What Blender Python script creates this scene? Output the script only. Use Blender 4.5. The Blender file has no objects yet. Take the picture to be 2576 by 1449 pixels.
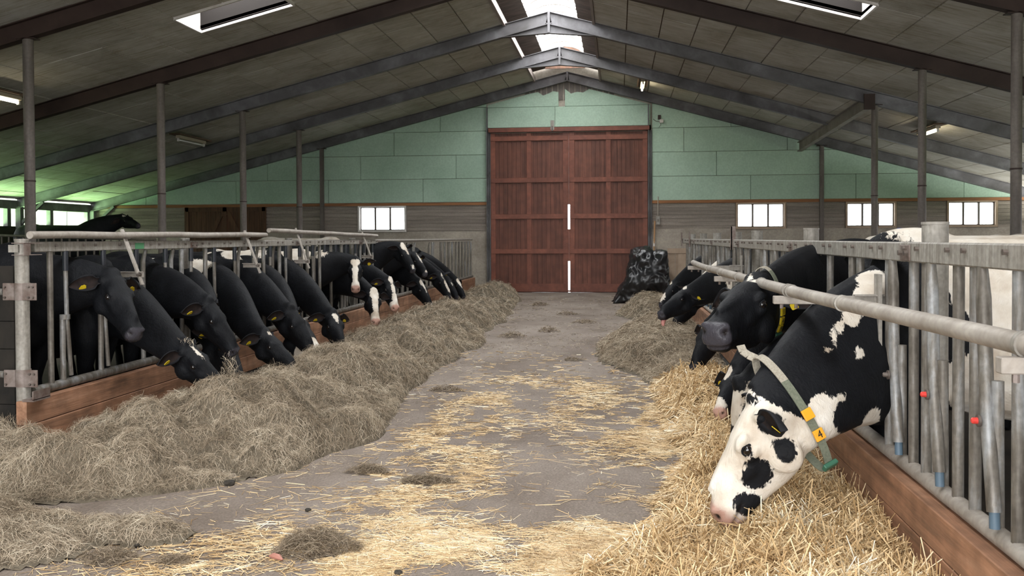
import bpy, bmesh, math, random
import numpy as np
from mathutils import Vector, Matrix, noise as mnoise
R = math.radians
random.seed(7); rng = np.random.default_rng(11)
SC = bpy.context.scene
COL = SC.collection

# ------------------------------------------------------------------ camera, sky, lights, exposure
cam_d = bpy.data.cameras.new('camera'); cam = bpy.data.objects.new('camera', cam_d); COL.objects.link(cam)
SC.camera = cam
F_PX = 2300.0; CX = 1288.0; CY = 639.31
yaw = math.atan((1555-1288)/F_PX); pit = R(1.0); rol = R(0.25)
fw = Vector((-math.sin(yaw)*math.cos(pit), math.cos(yaw)*math.cos(pit), -math.sin(pit)))
rt0 = Vector((math.cos(yaw), math.sin(yaw), 0)); up0 = rt0.cross(fw)
rt = rt0*math.cos(rol)-up0*math.sin(rol); up = up0*math.cos(rol)+rt0*math.sin(rol)
m = Matrix((rt, up, -fw)).transposed().to_4x4(); m.translation = (0, 0, 1.5)
cam.matrix_world = m
cam_d.sensor_fit = 'HORIZONTAL'; cam_d.sensor_width = 36.0
cam_d.lens = F_PX*36.0/2576
cam_d.shift_x = 0.0; cam_d.shift_y = (CY-724.5)/2576
cam_d.clip_start = 0.05; cam_d.clip_end = 300
cam_d.dof.use_dof = True; cam_d.dof.focus_distance = 5.2; cam_d.dof.aperture_fstop = 9.0

world = bpy.data.worlds.new('sky'); SC.world = world; world.use_nodes = True
bg = world.node_tree.nodes['Background']
bg.inputs[0].default_value = (0.95, 0.975, 1.0, 1); bg.inputs[1].default_value = 6.5
SKYLIGHT = 13.0      # radiance of the translucent roof sheets
SC.view_settings.view_transform = 'Standard'; SC.view_settings.look = 'None'
SC.view_settings.exposure = 0.0; SC.view_settings.gamma = 1.0
SC.view_settings.use_curve_mapping = False

def area(name, loc, rot, sx, sy, power, col=(1, 1, 1), portal=False):
    l = bpy.data.lights.new(name, 'AREA'); l.shape = 'RECTANGLE'; l.size = sx; l.size_y = sy
    l.energy = power; l.color = col
    if portal: l.cycles.is_portal = True
    o = bpy.data.objects.new(name, l); COL.objects.link(o); o.location = loc; o.rotation_euler = rot
    return o
# added fill lamp inside the front gateway, tilted up to brighten the ceiling
area('fill_front_gate', (-1.3, -3.4, 1.6), (R(112), 0, 0), 8.0, 3.0, 380, (1.0, 0.975, 0.94))
# added fill lamps outside both eaves, brightening the ceiling like bounce from meadow and yard
area('fill_left_eave', (-16.3, 10.5, 1.1), (0, R(-132), 0), .9, 29, 5000, (0.55, 1.0, 0.45))
area('fill_right_eave', (12.3, 10.5, 0.9), (0, R(132), 0), .9, 29, 4200, (1.0, 0.985, 0.95))

# ------------------------------------------------------------------ helpers
ORG = {}
class MB:
    def __init__(s): s.v = []; s.f = []
    def add(s, vs, fs):
        n = len(s.v); s.v += [tuple(v) for v in vs]; s.f += [tuple(i+n for i in f) for f in fs]; return s
    def box(s, x0, x1, y0, y1, z0, z1):
        return s.add([(x, y, z) for x in (x0, x1) for y in (y0, y1) for z in (z0, z1)],
              [(0,1,3,2),(4,6,7,5),(0,4,5,1),(2,3,7,6),(0,2,6,4),(1,5,7,3)])
    def obox(s, p0, p1, w, h, upv=(0, 0, 1)):
        """a bar of width w and height h from p0 to p1"""
        p0 = Vector(p0); p1 = Vector(p1); d = (p1-p0).normalized(); sd = d.cross(Vector(upv)).normalized(); u = sd.cross(d)
        vs = [p+sd*a*w/2+u*b*h/2 for p in (p0, p1) for a, b in ((-1,-1),(1,-1),(1,1),(-1,1))]
        return s.add(vs, [(3,2,1,0),(4,5,6,7),(0,1,5,4),(1,2,6,5),(2,3,7,6),(3,0,4,7)])
    def tube(s, pts, rs, n=10, cap=True, flat=None):
        pts = [Vector(p) for p in pts]
        if not hasattr(rs, '__len__'): rs = [rs]*len(pts)
        vs = []; prev = None
        for i, p in enumerate(pts):
            d = (pts[min(i+1, len(pts)-1)]-pts[max(i-1, 0)]).normalized()
            if prev is None:
                a = Vector((0, 0, 1)) if abs(d.z) < .9 else Vector((1, 0, 0))
                u = d.cross(a).normalized()
            else: u = (prev-d*prev.dot(d)).normalized()
            prev = u; w = d.cross(u)
            for k in range(n):
                t = 2*math.pi*k/n
                vs.append(p+(u*math.cos(t)+w*math.sin(t))*rs[i])
        fs = []
        for i in range(len(pts)-1):
            for k in range(n):
                a = i*n+k; b = i*n+(k+1) % n
                fs.append((a, b, b+n, a+n))
        if cap: fs.append(tuple(range(n))[::-1]); fs.append(tuple(range((len(pts)-1)*n, len(pts)*n)))
        return s.add(vs, fs)
    def ell(s, c, r, axes=None, nu=12, nv=8):
        c = Vector(c); ax = axes or (Vector((1,0,0)), Vector((0,1,0)), Vector((0,0,1)))
        vs = [c+ax[2]*r[2]]
        for i in range(1, nv):
            ph = math.pi*i/nv
            for k in range(nu):
                t = 2*math.pi*k/nu
                vs.append(c+ax[0]*r[0]*math.sin(ph)*math.cos(t)+ax[1]*r[1]*math.sin(ph)*math.sin(t)+ax[2]*r[2]*math.cos(ph))
        vs.append(c-ax[2]*r[2]); last = len(vs)-1; fs = []
        for k in range(nu):
            fs.append((0, 1+k, 1+(k+1) % nu))
            for i in range(nv-2):
                a = 1+i*nu+k; b = 1+i*nu+(k+1) % nu
                fs.append((a, a+nu, b+nu, b))
            a = 1+(nv-2)*nu
            fs.append((last, a+(k+1) % nu, a+k))
        return s.add(vs, fs)
    def prism(s, poly, y0, y1):
        """xz polygon extruded along y"""
        n = len(poly); vs = [(x, y0, z) for x, z in poly]+[(x, y1, z) for x, z in poly]
        fs = [tuple(range(n)), tuple(range(2*n-1, n-1, -1))]+[(i+n, (i+1) % n+n, (i+1) % n, i) for i in range(n)]
        return s.add(vs, fs)

def mesh_of(mb, name, org=(0, 0, 0), smooth=False, mats=(), bevel=0):
    me = bpy.data.meshes.new(name); o = Vector(org)
    me.from_pydata([tuple(Vector(v)-o) for v in mb.v], [], mb.f); me.update()
    for m_ in mats: me.materials.append(m_)
    bm = bmesh.new(); bm.from_mesh(me); bmesh.ops.recalc_face_normals(bm, faces=bm.faces)
    if bevel: bmesh.ops.bevel(bm, geom=list(bm.edges), offset=bevel, segments=1, affect='EDGES')
    bm.to_mesh(me); bm.free()
    if smooth:
        me.polygons.foreach_set('use_smooth', [True]*len(me.polygons))
        try: me.set_sharp_from_angle(angle=R(40))
        except Exception: pass
    return me
def link(name, me, parent=None, loc=None):
    """me is in coordinates relative to loc (world); the origin goes to loc"""
    o = bpy.data.objects.new(name, me); COL.objects.link(o)
    po = ORG.get(parent.name, Vector()) if parent else Vector()
    l = Vector(loc) if loc is not None else po
    o.location = l-po; ORG[o.name] = l
    if parent: o.parent = parent
    return o
def obj(name, mb, mat, parent=None, smooth=False, bevel=0, org=None):
    if org is None:
        if parent is not None: org = ORG[parent.name]
        else:
            a = np.array(mb.v); org = ((a[:,0].min()+a[:,0].max())/2, (a[:,1].min()+a[:,1].max())/2, a[:,2].min())
    me = mesh_of(mb, name, org, smooth, [mat] if mat else [], bevel)
    return link(name, me, parent, org)
def tag(o, label=None, cat=None, group=None, kind=None):
    if label: o['label'] = label
    if cat: o['category'] = cat
    if group: o['group'] = group
    if kind: o['kind'] = kind
    return o
def thing(name, label, cat, loc=(0, 0, 0), group=None):
    o = bpy.data.objects.new(name, None); COL.objects.link(o); o.location = loc; ORG[o.name] = Vector(loc)
    o.empty_display_size = .1
    return tag(o, label, cat, group)
def struct(name, mb=None, mat=None, **k):
    o = obj(name, mb, mat, **k); o['kind'] = 'structure'; return o

# ------------------------------------------------------------------ materials
def nt(name):
    m_ = bpy.data.materials.new(name); m_.use_nodes = True
    t = m_.node_tree; b = t.nodes['Principled BSDF']; return m_, t, b
def N(t, typ, **k):
    n = t.nodes.new(typ)
    for a, v in k.items():
        if a.startswith('i_'):
            key = a[2:]; key = int(key) if key.isdigit() else key.replace('_', ' ')
            n.inputs[key].default_value = v
        else: setattr(n, a, v)
    return n
def ramp(t, src, stops):
    r = t.nodes.new('ShaderNodeValToRGB'); e = r.color_ramp.elements
    while len(e) < len(stops): e.new(.5)
    for i, (p, c) in enumerate(stops): e[i].position = p; e[i].color = (*c, 1) if len(c) == 3 else c
    t.links.new(src, r.inputs[0]); return r
def coords(t, scale=(1, 1, 1), kind='Object'):
    tc = t.nodes.new('ShaderNodeTexCoord'); mp = t.nodes.new('ShaderNodeMapping')
    mp.inputs['Scale'].default_value = scale; t.links.new(tc.outputs[kind], mp.inputs[0]); return mp.outputs[0]
def world_co(t, scale=(1, 1, 1)):
    g = t.nodes.new('ShaderNodeNewGeometry'); mp = t.nodes.new('ShaderNodeMapping')
    mp.inputs['Scale'].default_value = scale; t.links.new(g.outputs['Position'], mp.inputs[0]); return mp.outputs[0]
def noisy(name, c1, c2, scale=(3, 3, 3), nscale=4, rough=.7, detail=6, c3=None, bump=0, bscale=30, metal=0, spec=.4, dist=.3, fine=None, per_obj=0, lo=.3, hi=.7):
    m_, t, b = nt(name)
    co = world_co(t, scale)
    n = N(t, 'ShaderNodeTexNoise', i_Scale=nscale, i_Detail=detail, i_Roughness=.65, i_Distortion=dist); t.links.new(co, n.inputs[0])
    st = [(lo, c1), (hi, c2)]
    if c3: st = [(lo, c1), ((lo+hi)/2, c3), (hi, c2)]
    r = ramp(t, n.outputs['Fac'], st); out = r.outputs[0]
    if fine:
        n3 = N(t, 'ShaderNodeTexNoise', i_Scale=fine[0], i_Detail=3.0); t.links.new(world_co(t), n3.inputs[0])
        r3 = ramp(t, n3.outputs['Fac'], [(.35, (1-fine[1],)*3), (.7, (1, 1, 1))])
        mx = N(t, 'ShaderNodeMix', data_type='RGBA', blend_type='MULTIPLY'); mx.inputs[0].default_value = 1
        t.links.new(out, mx.inputs[6]); t.links.new(r3.outputs[0], mx.inputs[7]); out = mx.outputs[2]
    if per_obj:
        oi = t.nodes.new('ShaderNodeObjectInfo')
        hv = N(t, 'ShaderNodeHueSaturation'); mr = N(t, 'ShaderNodeMapRange', i_3=1-per_obj, i_4=1+per_obj)
        t.links.new(oi.outputs['Random'], mr.inputs[0]); t.links.new(mr.outputs[0], hv.inputs['Value']); t.links.new(out, hv.inputs['Color']); out = hv.outputs[0]
    t.links.new(out, b.inputs['Base Color'])
    b.inputs['Roughness'].default_value = rough; b.inputs['Metallic'].default_value = metal; b.inputs['Specular IOR Level'].default_value = spec
    if bump:
        n2 = N(t, 'ShaderNodeTexNoise', i_Scale=bscale, i_Detail=5.0); t.links.new(world_co(t, scale), n2.inputs[0])
        bp = N(t, 'ShaderNodeBump', i_Strength=bump, i_Distance=.02); t.links.new(n2.outputs['Fac'], bp.inputs['Height']); t.links.new(bp.outputs[0], b.inputs['Normal'])
    return m_
def plain(name, c, rough=.6, metal=0, spec=.5, emit=None):
    m_, t, b = nt(name); b.inputs['Base Color'].default_value = (*c, 1); b.inputs['Roughness'].default_value = rough
    b.inputs['Metallic'].default_value = metal; b.inputs['Specular IOR Level'].default_value = spec
    if emit: b.inputs['Emission Color'].default_value = (*emit[0], 1); b.inputs['Emission Strength'].default_value = emit[1]
    return m_
M = {}
M['concrete'] = noisy('aisle_concrete', (.165, .122, .092), (.37, .31, .262), (1, .6, 1), 1.1, .8, 10, c3=(.265, .215, .178), bump=.35, bscale=60, fine=(70, .35))
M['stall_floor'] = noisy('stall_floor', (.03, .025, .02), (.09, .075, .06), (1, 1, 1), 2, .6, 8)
M['render'] = noisy('plinth_render', (.26, .22, .18), (.52, .46, .38), (1, 1, 1.3), .8, .9, 10, c3=(.40, .35, .295), fine=(25, .2), bump=.2)
M['wall_board'] = noisy('grey_wall_board', (.20, .165, .14), (.36, .31, .265), (.3, 1, 5), 3, .85, 8, fine=(40, .2), per_obj=.1)
M['green'] = noisy('mint_board', (.32, .45, .345), (.46, .61, .49), (1, 1, 1), .5, .7, 9, c3=(.40, .54, .43), fine=(22, .14), per_obj=.05)
M['trim'] = noisy('orange_timber', (.16, .07, .03), (.38, .17, .07), (.4, 1, 6), 3, .75, 8)
M['red_wood'] = noisy('red_brown_wood', (.10, .034, .019), (.22, .08, .05), (7, 7, .35), 2, .55, 8, c3=(.155, .053, .033), fine=(5, .3), per_obj=.12)
M['red_frame'] = noisy('red_brown_rail', (.15, .045, .027), (.27, .088, .052), (1, 1, 1), 2, .5, 8, fine=(9, .25), per_obj=.05)
M['old_door'] = noisy('old_door_wood', (.05, .025, .015), (.14, .065, .035), (8, 8, .6), 2, .7, 8, per_obj=.15)
M['steel'] = noisy('galvanised_steel', (.10, .085, .07), (.34, .345, .35), (6, 6, 1), 2.2, .5, 8, c3=(.20, .18, .155), metal=.25, fine=(45, .25), lo=.34, hi=.66)
M['steel_rail'] = noisy('dusty_galvanised_rail', (.20, .18, .155), (.44, .42, .385), (2, 9, .6), 4, .6, 8, c3=(.32, .295, .26), metal=.15, fine=(50, .25))
M['steel_front'] = noisy('dusty_tube', (.26, .225, .19), (.47, .43, .385), (2, 2, 2), 3, .6, 8, c3=(.37, .33, .29), metal=.1, fine=(40, .2))
M['rust'] = noisy('rusty_plate', (.10, .06, .045), (.28, .24, .22), (2, 2, 2), 5, .6, 8, metal=.2)
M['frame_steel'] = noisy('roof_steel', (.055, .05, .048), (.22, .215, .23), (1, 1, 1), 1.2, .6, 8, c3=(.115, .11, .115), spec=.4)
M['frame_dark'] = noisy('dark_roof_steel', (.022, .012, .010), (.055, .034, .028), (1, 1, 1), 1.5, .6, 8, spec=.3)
M['frame_bright'] = noisy('pale_roof_steel', (.36, .34, .345), (.56, .55, .57), (1, 1, 1), 2.5, .6, 6)
M['post_steel'] = noisy('stall_post_steel', (.10, .085, .075), (.20, .175, .155), (2, 2, .5), 3, .6, 8, c3=(.15, .125, .11), fine=(30, .2))
M['outer_roof'] = noisy('fibre_cement_roof', (.035, .027, .024), (.13, .10, .085), (1.2, 14, 1.2), 2, .9, 8)
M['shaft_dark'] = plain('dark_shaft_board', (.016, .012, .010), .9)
M['beam_paint'] = noisy('dusty_beam', (.18, .16, .14), (.33, .30, .26), (1, 1, 1), 2, .7)
M['white_strip'] = plain('pinkish_edge', (.30, .25, .23), .8)
M['white_paint'] = noisy('white_paint', (.55, .50, .46), (.78, .75, .72), (1, 1, 1), 3, .6)
M['pane'] = None
M['kerb'] = noisy('larch_plank', (.17, .095, .06), (.56, .33, .215), (9, .5, 7), 1.6, .6, 9, c3=(.40, .205, .12), fine=(7, .4), bump=.15, bscale=12, per_obj=.07)
M['kerb_end'] = noisy('larch_end', (.30, .17, .11), (.45, .27, .19), (3, 3, 3), 2, .7)
M['kerb_foot'] = noisy('kerb_foot', (.05, .052, .055), (.11, .11, .11), (1, 1, 1), 3, .8)
M['dark_board'] = noisy('dark_board', (.006, .005, .004), (.03, .024, .018), (2, 2, 1), 3, .8, 8)
M['black_rubber'] = plain('black_rubber', (.012, .014, .02), .5)
M['blue_cap'] = plain('blue_plastic', (.09, .14, .19), .5)
M['red_button'] = plain('red_plastic', (.65, .05, .04), .4)
M['bolt'] = noisy('bolt_steel', (.09, .07, .06), (.2, .17, .15), (3, 3, 3), 9, .5, metal=.4)
M['sticker'] = plain('green_sticker', (.06, .22, .10), .5)
M['yellow'] = noisy('yellow_tag', (.50, .36, .01), (.68, .50, .02), (9, 9, 9), 4, .45)
M['orange'] = plain('orange_block', (.80, .36, .02), .45)
M['ink'] = plain('black_ink', (.01, .01, .012), .6)
M['strap'] = noisy('webbing_strap', (.24, .215, .17), (.42, .38, .31), (30, 30, 30), 4, .85)
M['strap_green'] = noisy('green_webbing', (.10, .115, .08), (.19, .20, .15), (30, 30, 30), 4, .85)
M['buckle'] = plain('green_buckle', (.035, .12, .075), .45)
M['fluoro_on'] = plain('lit_tube', (1, .95, .75), .4, emit=((1.0, .90, .62), 26.0))
M['fluoro_off'] = plain('unlit_tube', (.55, .54, .5), .3)
M['fixture'] = plain('lamp_housing', (.42, .36, .27), .6)
M['fixture_board'] = noisy('lamp_board', (.09, .055, .035), (.17, .11, .07), (2, 2, 2), 4, .8)
M['blue'] = noisy('blue_bristle', (.004, .012, .10), (.02, .05, .30), (1, 1, 1), 40, .8)
M['crate'] = noisy('pale_box_wood', (.33, .24, .17), (.45, .34, .25), (2, 2, 2), 2, .7)
M['handle_wood'] = noisy('handle_wood', (.35, .19, .09), (.5, .3, .16), (4, 4, 1), 2, .6)
M['plastic'] = noisy('black_film', (.006, .006, .007), (.02, .02, .022), (1, 1, 1), 3, .34, spec=.6, bump=.08, bscale=5)
M['eye'] = plain('eye_dark', (.008, .006, .006), .06, spec=.8)
M['eye_white'] = plain('eye_white', (.55, .50, .47), .25)
M['ear_in'] = None
M['horn'] = plain('pink_flesh', (.52, .22, .19), .45)
M['leaf'] = plain('pink_leaf', (.38, .17, .13), .6)
M['dung'] = noisy('dung', (.02, .017, .013), (.06, .05, .04), (1, 1, 1), 40, .8, bump=.5, bscale=60)
M['grass'] = noisy('meadow_grass', (.06, .20, .025), (.12, .34, .05), (1, 1, 1), 3, .9)
M['hedge'] = noisy('hedge_leaves', (.30, .38, .22), (.66, .70, .55), (1, 1, 1), 6, .9)
M['yard'] = noisy('yard_concrete', (.5, .5, .48), (.65, .65, .63), (1, 1, 1), 3, .9)

def ceiling_mat():
    m_, t, b = nt('stained_ceiling_board')
    n = N(t, 'ShaderNodeTexNoise', i_Scale=1.1, i_Detail=10.0, i_Roughness=.7, i_Distortion=.4); t.links.new(world_co(t, (1, 1, 1)), n.inputs[0])
    r = ramp(t, n.outputs['Fac'], [(.3, (.35, .32, .265)), (.5, (.50, .475, .43)), (.72, (.62, .60, .57))])
    n2 = N(t, 'ShaderNodeTexNoise', i_Scale=3.0, i_Detail=8.0, i_Roughness=.7); t.links.new(world_co(t, (.5, 8, 1)), n2.inputs[0])
    r2 = ramp(t, n2.outputs['Fac'], [(.36, (.66, .60, .48)), (.52, (1, 1, 1))])
    mx = N(t, 'ShaderNodeMix', data_type='RGBA', blend_type='MULTIPLY'); mx.inputs[0].default_value = .85
    t.links.new(r.outputs[0], mx.inputs[6]); t.links.new(r2.outputs[0], mx.inputs[7])
    oi = t.nodes.new('ShaderNodeObjectInfo'); hv = N(t, 'ShaderNodeHueSaturation'); mr = N(t, 'ShaderNodeMapRange', i_3=.92, i_4=1.08)
    t.links.new(oi.outputs['Random'], mr.inputs[0]); t.links.new(mr.outputs[0], hv.inputs['Value']); t.links.new(mx.outputs[2], hv.inputs['Color'])
    t.links.new(hv.outputs[0], b.inputs['Base Color']); b.inputs['Roughness'].default_value = .85; b.inputs['Specular IOR Level'].default_value = .2
    return m_
M['ceiling'] = ceiling_mat()
def pane_mat():
    """frosted, weathered window pane lit by the sky behind it"""
    m_, t, b = nt('bright_window_pane')
    b.inputs['Base Color'].default_value = (.8, .85, .85, 1); b.inputs['Roughness'].default_value = .4
    b.inputs['Emission Color'].default_value = (.90, .97, 1.0, 1); b.inputs['Emission Strength'].default_value = 5.0
    return m_
M['pane'] = pane_mat()
def skylight_mat():
    m_, t, b = nt('translucent_roof_sheet')
    b.inputs['Base Color'].default_value = (.8, .8, .8, 1); b.inputs['Emission Color'].default_value = (.97, .99, 1.0, 1); b.inputs['Emission Strength'].default_value = SKYLIGHT
    return m_
M['skylight'] = skylight_mat()
def coat_mat():
    m_, t, b = nt('cow_coat')
    a = N(t, 'ShaderNodeAttribute', attribute_name='coat'); nz = N(t, 'ShaderNodeAttribute', attribute_name='nose'); pk = N(t, 'ShaderNodeAttribute', attribute_name='pink')
    n = N(t, 'ShaderNodeTexNoise', i_Scale=55.0, i_Detail=4.0, i_Distortion=1.0); t.links.new(coords(t, (1, 1, .45)), n.inputs[0])
    n0 = N(t, 'ShaderNodeTexNoise', i_Scale=9.0, i_Detail=2.0); t.links.new(coords(t), n0.inputs[0])
    def ma(op, x, y):
        q = N(t, 'ShaderNodeMath', operation=op)
        for i, z in enumerate((x, y)):
            if isinstance(z, (int, float)): q.inputs[i].default_value = z
            else: t.links.new(z, q.inputs[i])
        return q.outputs[0]
    s1 = ma('MULTIPLY', ma('SUBTRACT', n.outputs['Fac'], .5), .045)
    s2 = ma('MULTIPLY', ma('SUBTRACT', n0.outputs['Fac'], .5), .035)
    v = ma('ADD', ma('ADD', a.outputs['Fac'], s1), s2)
    mr = N(t, 'ShaderNodeMapRange', i_1=-.003, i_2=.004); t.links.new(v, mr.inputs[0])
    wn = N(t, 'ShaderNodeTexNoise', i_Scale=7.0, i_Detail=8.0); t.links.new(coords(t), wn.inputs[0])
    wr = ramp(t, wn.outputs['Fac'], [(.3, (.46, .38, .30)), (.5, (.62, .56, .48)), (.7, (.73, .69, .63))])
    br = ramp(t, wn.outputs['Fac'], [(.3, (.0035, .0038, .005)), (.7, (.008, .0088, .011))])
    mx = N(t, 'ShaderNodeMix', data_type='RGBA'); t.links.new(mr.outputs[0], mx.inputs[0]); t.links.new(br.outputs[0], mx.inputs[6]); t.links.new(wr.outputs[0], mx.inputs[7])
    nc = N(t, 'ShaderNodeMix', data_type='RGBA'); t.links.new(pk.outputs['Fac'], nc.inputs[0])
    nc.inputs[6].default_value = (.045, .042, .05, 1); nc.inputs[7].default_value = (.46, .27, .21, 1)
    dk = N(t, 'ShaderNodeAttribute', attribute_name='dark')
    m2 = N(t, 'ShaderNodeMix', data_type='RGBA'); t.links.new(nz.outputs['Fac'], m2.inputs[0]); t.links.new(mx.outputs[2], m2.inputs[6]); t.links.new(nc.outputs[2], m2.inputs[7])
    m3 = N(t, 'ShaderNodeMix', data_type='RGBA'); t.links.new(dk.outputs['Fac'], m3.inputs[0]); t.links.new(m2.outputs[2], m3.inputs[6]); m3.inputs[7].default_value = (.012, .009, .009, 1)
    t.links.new(m3.outputs[2], b.inputs['Base Color'])
    rr = N(t, 'ShaderNodeMapRange', i_3=.62, i_4=.3); t.links.new(nz.outputs['Fac'], rr.inputs[0]); t.links.new(rr.outputs[0], b.inputs['Roughness'])
    b.inputs['Specular IOR Level'].default_value = .16
    b.inputs['Sheen Weight'].default_value = .0; b.inputs['Sheen Roughness'].default_value = .4; b.inputs['Sheen Tint'].default_value = (.6, .75, 1, 1)
    hn = N(t, 'ShaderNodeTexNoise', i_Scale=120.0, i_Detail=3.0, i_Distortion=.6); t.links.new(coords(t, (.5, 1, .3)), hn.inputs[0])
    hn2 = N(t, 'ShaderNodeTexNoise', i_Scale=14.0, i_Detail=3.0); t.links.new(coords(t), hn2.inputs[0])
    hs = ma('ADD', hn.outputs['Fac'], ma('MULTIPLY', hn2.outputs['Fac'], 1.5))
    bp = N(t, 'ShaderNodeBump', i_Strength=.5, i_Distance=.008); t.links.new(hs, bp.inputs['Height']); t.links.new(bp.outputs[0], b.inputs['Normal'])
    return m_
M['coat'] = coat_mat()
M['ear'] = noisy('ear_hair', (.004, .0045, .006), (.012, .012, .015), (1, 1, 1), 20, .75, spec=.25)
M['ear_inner'] = noisy('ear_inner', (.007, .0055, .0055), (.028, .018, .016), (1, 1, 1), 25, .8, spec=.2)
M['hoof'] = plain('hoof', (.03, .025, .02), .6)
def fibre_mat(name, stops, rough=.6, tr=0):
    m_, t, b = nt(name)
    a = N(t, 'ShaderNodeAttribute', attribute_name='rnd')
    r = ramp(t, a.outputs['Fac'], stops); t.links.new(r.outputs[0], b.inputs['Base Color'])
    b.inputs['Roughness'].default_value = rough; b.inputs['Specular IOR Level'].default_value = .3
    return m_
M['hay'] = fibre_mat('hay_fibres', [(0, (.09, .065, .04)), (.25, (.23, .175, .12)), (.6, (.42, .34, .245)), (.9, (.60, .51, .39)), (1, (.75, .67, .53))], .8)
M['straw'] = fibre_mat('straw_stalks', [(0, (.22, .13, .055)), (.2, (.46, .30, .14)), (.55, (.68, .49, .27)), (.85, (.83, .68, .44)), (1, (.92, .86, .72))], .45)
M['hay_base'] = noisy('hay_underlayer', (.07, .055, .035), (.20, .165, .12), (1, 1, 1), 14, .9, 8, bump=.8, bscale=50)
M['straw_base'] = noisy('straw_underlayer', (.14, .09, .04), (.38, .26, .13), (1, 1, 1), 18, .9, 8, bump=.8, bscale=50)

# ------------------------------------------------------------------ the building shell
D = 25.2; RX = -1.37; ZR = 6.04; SL = .25; SR = .277; XL = -15.3; XR = 11.2; FZ = .04
def zroof(x): return ZR-(SL*(RX-x) if x < RX else SR*(x-RX))     # underside of the ceiling boards
YF = [4.4, 7.9, 11.4, 14.95, 18.4, 21.8, 25.08]                  # the steel frames in view
YA = -4.0                                                        # open front end of the barn

# floor of the drive aisle, floors of the two stall sides
def grid(x0, x1, y0, y1, nx, ny, zf):
    mb = MB(); xs = np.linspace(x0, x1, nx+1); ys = np.linspace(y0, y1, ny+1)
    vs = [(x, y, zf(x, y)) for y in ys for x in xs]
    fs = [(j*(nx+1)+i, j*(nx+1)+i+1, (j+1)*(nx+1)+i+1, (j+1)*(nx+1)+i) for j in range(ny) for i in range(nx)]
    return mb.add(vs, fs)
fl = grid(-4.0, 1.4, YA, D, 54, 120, lambda x, y: .006*mnoise.noise(Vector((x*1.3, y*1.3, 0))))
struct('floor', fl, M['concrete'], org=(0, 0, 0), smooth=True)
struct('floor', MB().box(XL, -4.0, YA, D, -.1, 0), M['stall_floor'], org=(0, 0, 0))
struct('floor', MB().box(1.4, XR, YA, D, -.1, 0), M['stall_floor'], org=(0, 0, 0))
struct('floor', MB().box(XL+.2, -9.4, 18.2, 22.0, 0, .3), M['stall_floor'], org=(-12, 20, 0))

# back wall
wins = [(-7.25, -5.96, 1.74, 2.39), (3.20, 4.42, 1.77, 2.40), (6.06, 7.26, 1.78, 2.39), (8.63, 9.79, 1.79, 2.40)]
DX0, DX1, DZ = -3.50, .80, 4.42
wb = MB()
wb.box(XL, DX0-.1, D+.06, D+.2, 0, 1.74).box(DX1+.1, XR, D+.06, D+.2, 0, 1.77)
def band(x0, x1, z0, z1):
    xs = [x0]
    for w in wins:
        if w[0] > x0 and w[1] < x1: xs += [w[0], w[1]]
    xs.append(x1)
    for i in range(0, len(xs), 2): wb.box(xs[i], xs[i+1], D+.06, D+.2, z0, z1)
band(XL, DX0-.1, 1.74, 2.39); band(DX1+.1, XR, 1.77, 2.40)
wb.prism([(XL, 2.39), (DX0-.1, 2.39), (DX0-.1, zroof(DX0-.1)+.3), (XL, zroof(XL)+.3)], D+.06, D+.2)
wb.prism([(DX1+.1, 2.40), (XR, 2.40), (XR, zroof(XR)+.3), (DX1+.1, zroof(DX1+.1)+.3)], D+.06, D+.2)
wb.prism([(DX0-.1, DZ+.05), (DX1+.1, DZ+.05), (DX1+.1, zroof(DX1)+.3), (RX, ZR+.66), (DX0-.1, zroof(DX0)+.3)], D+.06, D+.2)
wb.box(DX0-.12, DX0+.03, D+.012, D+.2, 0, 4.6).box(DX1-.03, DX1+.12, D+.012, D+.2, 0, 4.6).box(DX0-.1, DX1+.1, D+.012, D+.2, DZ-.06, 4.6)
wall = struct('wall_back', wb, M['render'], org=(0, D, 0))
# rendered plinth stands a little proud, with a pale strip along its top
pl = MB().box(XL, DX0-.1, D-.02, D+.06, 0, 1.70).box(DX1+.1, XR, D-.02, D+.06, 0, 1.73)
obj('plinth', pl, M['render'], wall)
# horizontal boards between plinth and trim
def segs(x0, x1, z0, z1):
    out = []; cur = x0
    for w in sorted(wins):
        if w[0] > x0 and w[1] < x1 and z1 > w[2]-.02 and z0 < w[3]+.02:
            out.append((cur, w[0]-.06)); cur = w[1]+.06
    out.append((cur, x1)); return out
nb = 7
for k in range(nb):
    z0 = 1.72+k*.10; z1 = z0+.092
    for (a, b_) in [(XL, DX0-.12), (DX1+.12, XR)]:
        for s0, s1 in segs(a, b_, z0, z1):
            # long runs are made of boards about four metres long
            n = max(1, round((s1-s0)/4.2)); cuts = [s0+(s1-s0)*(i+(.0 if i in (0, n) else .15*((k % 3)-1)))/n for i in range(n+1)]
            for i in range(n):
                if cuts[i+1] > -12.4 and cuts[i] < -10.0:   # interrupted by the old door
                    for q0, q1 in ((cuts[i], -12.4), (-10.0, cuts[i+1])):
                        if q1-q0 > .1: obj('board', MB().box(q0+.004, q1-.004, D-.01-.004*(k % 2), D+.06, z0, z1), M['wall_board'], wall)
                    continue
                obj('board', MB().box(cuts[i]+.004, cuts[i+1]-.004, D-.01-.004*(k % 2), D+.06, z0, z1), M['wall_board'], wall)
# orange timber trim
struct('trim_1', MB().box(XL+.1, DX0-.12, D-.05, D, 2.425, 2.50), M['trim'], org=(-9, D, 2.43))
struct('trim_2', MB().box(DX1+.12, XR, D-.05, D, 2.43, 2.51), M['trim'], org=(5, D, 2.43))
struct('trim_3', MB().box(DX0-.05, DX1+.05, D-.16, D-.02, 4.42, 4.53), M['red_frame'], org=(-1.3, D, 4.4))
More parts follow.
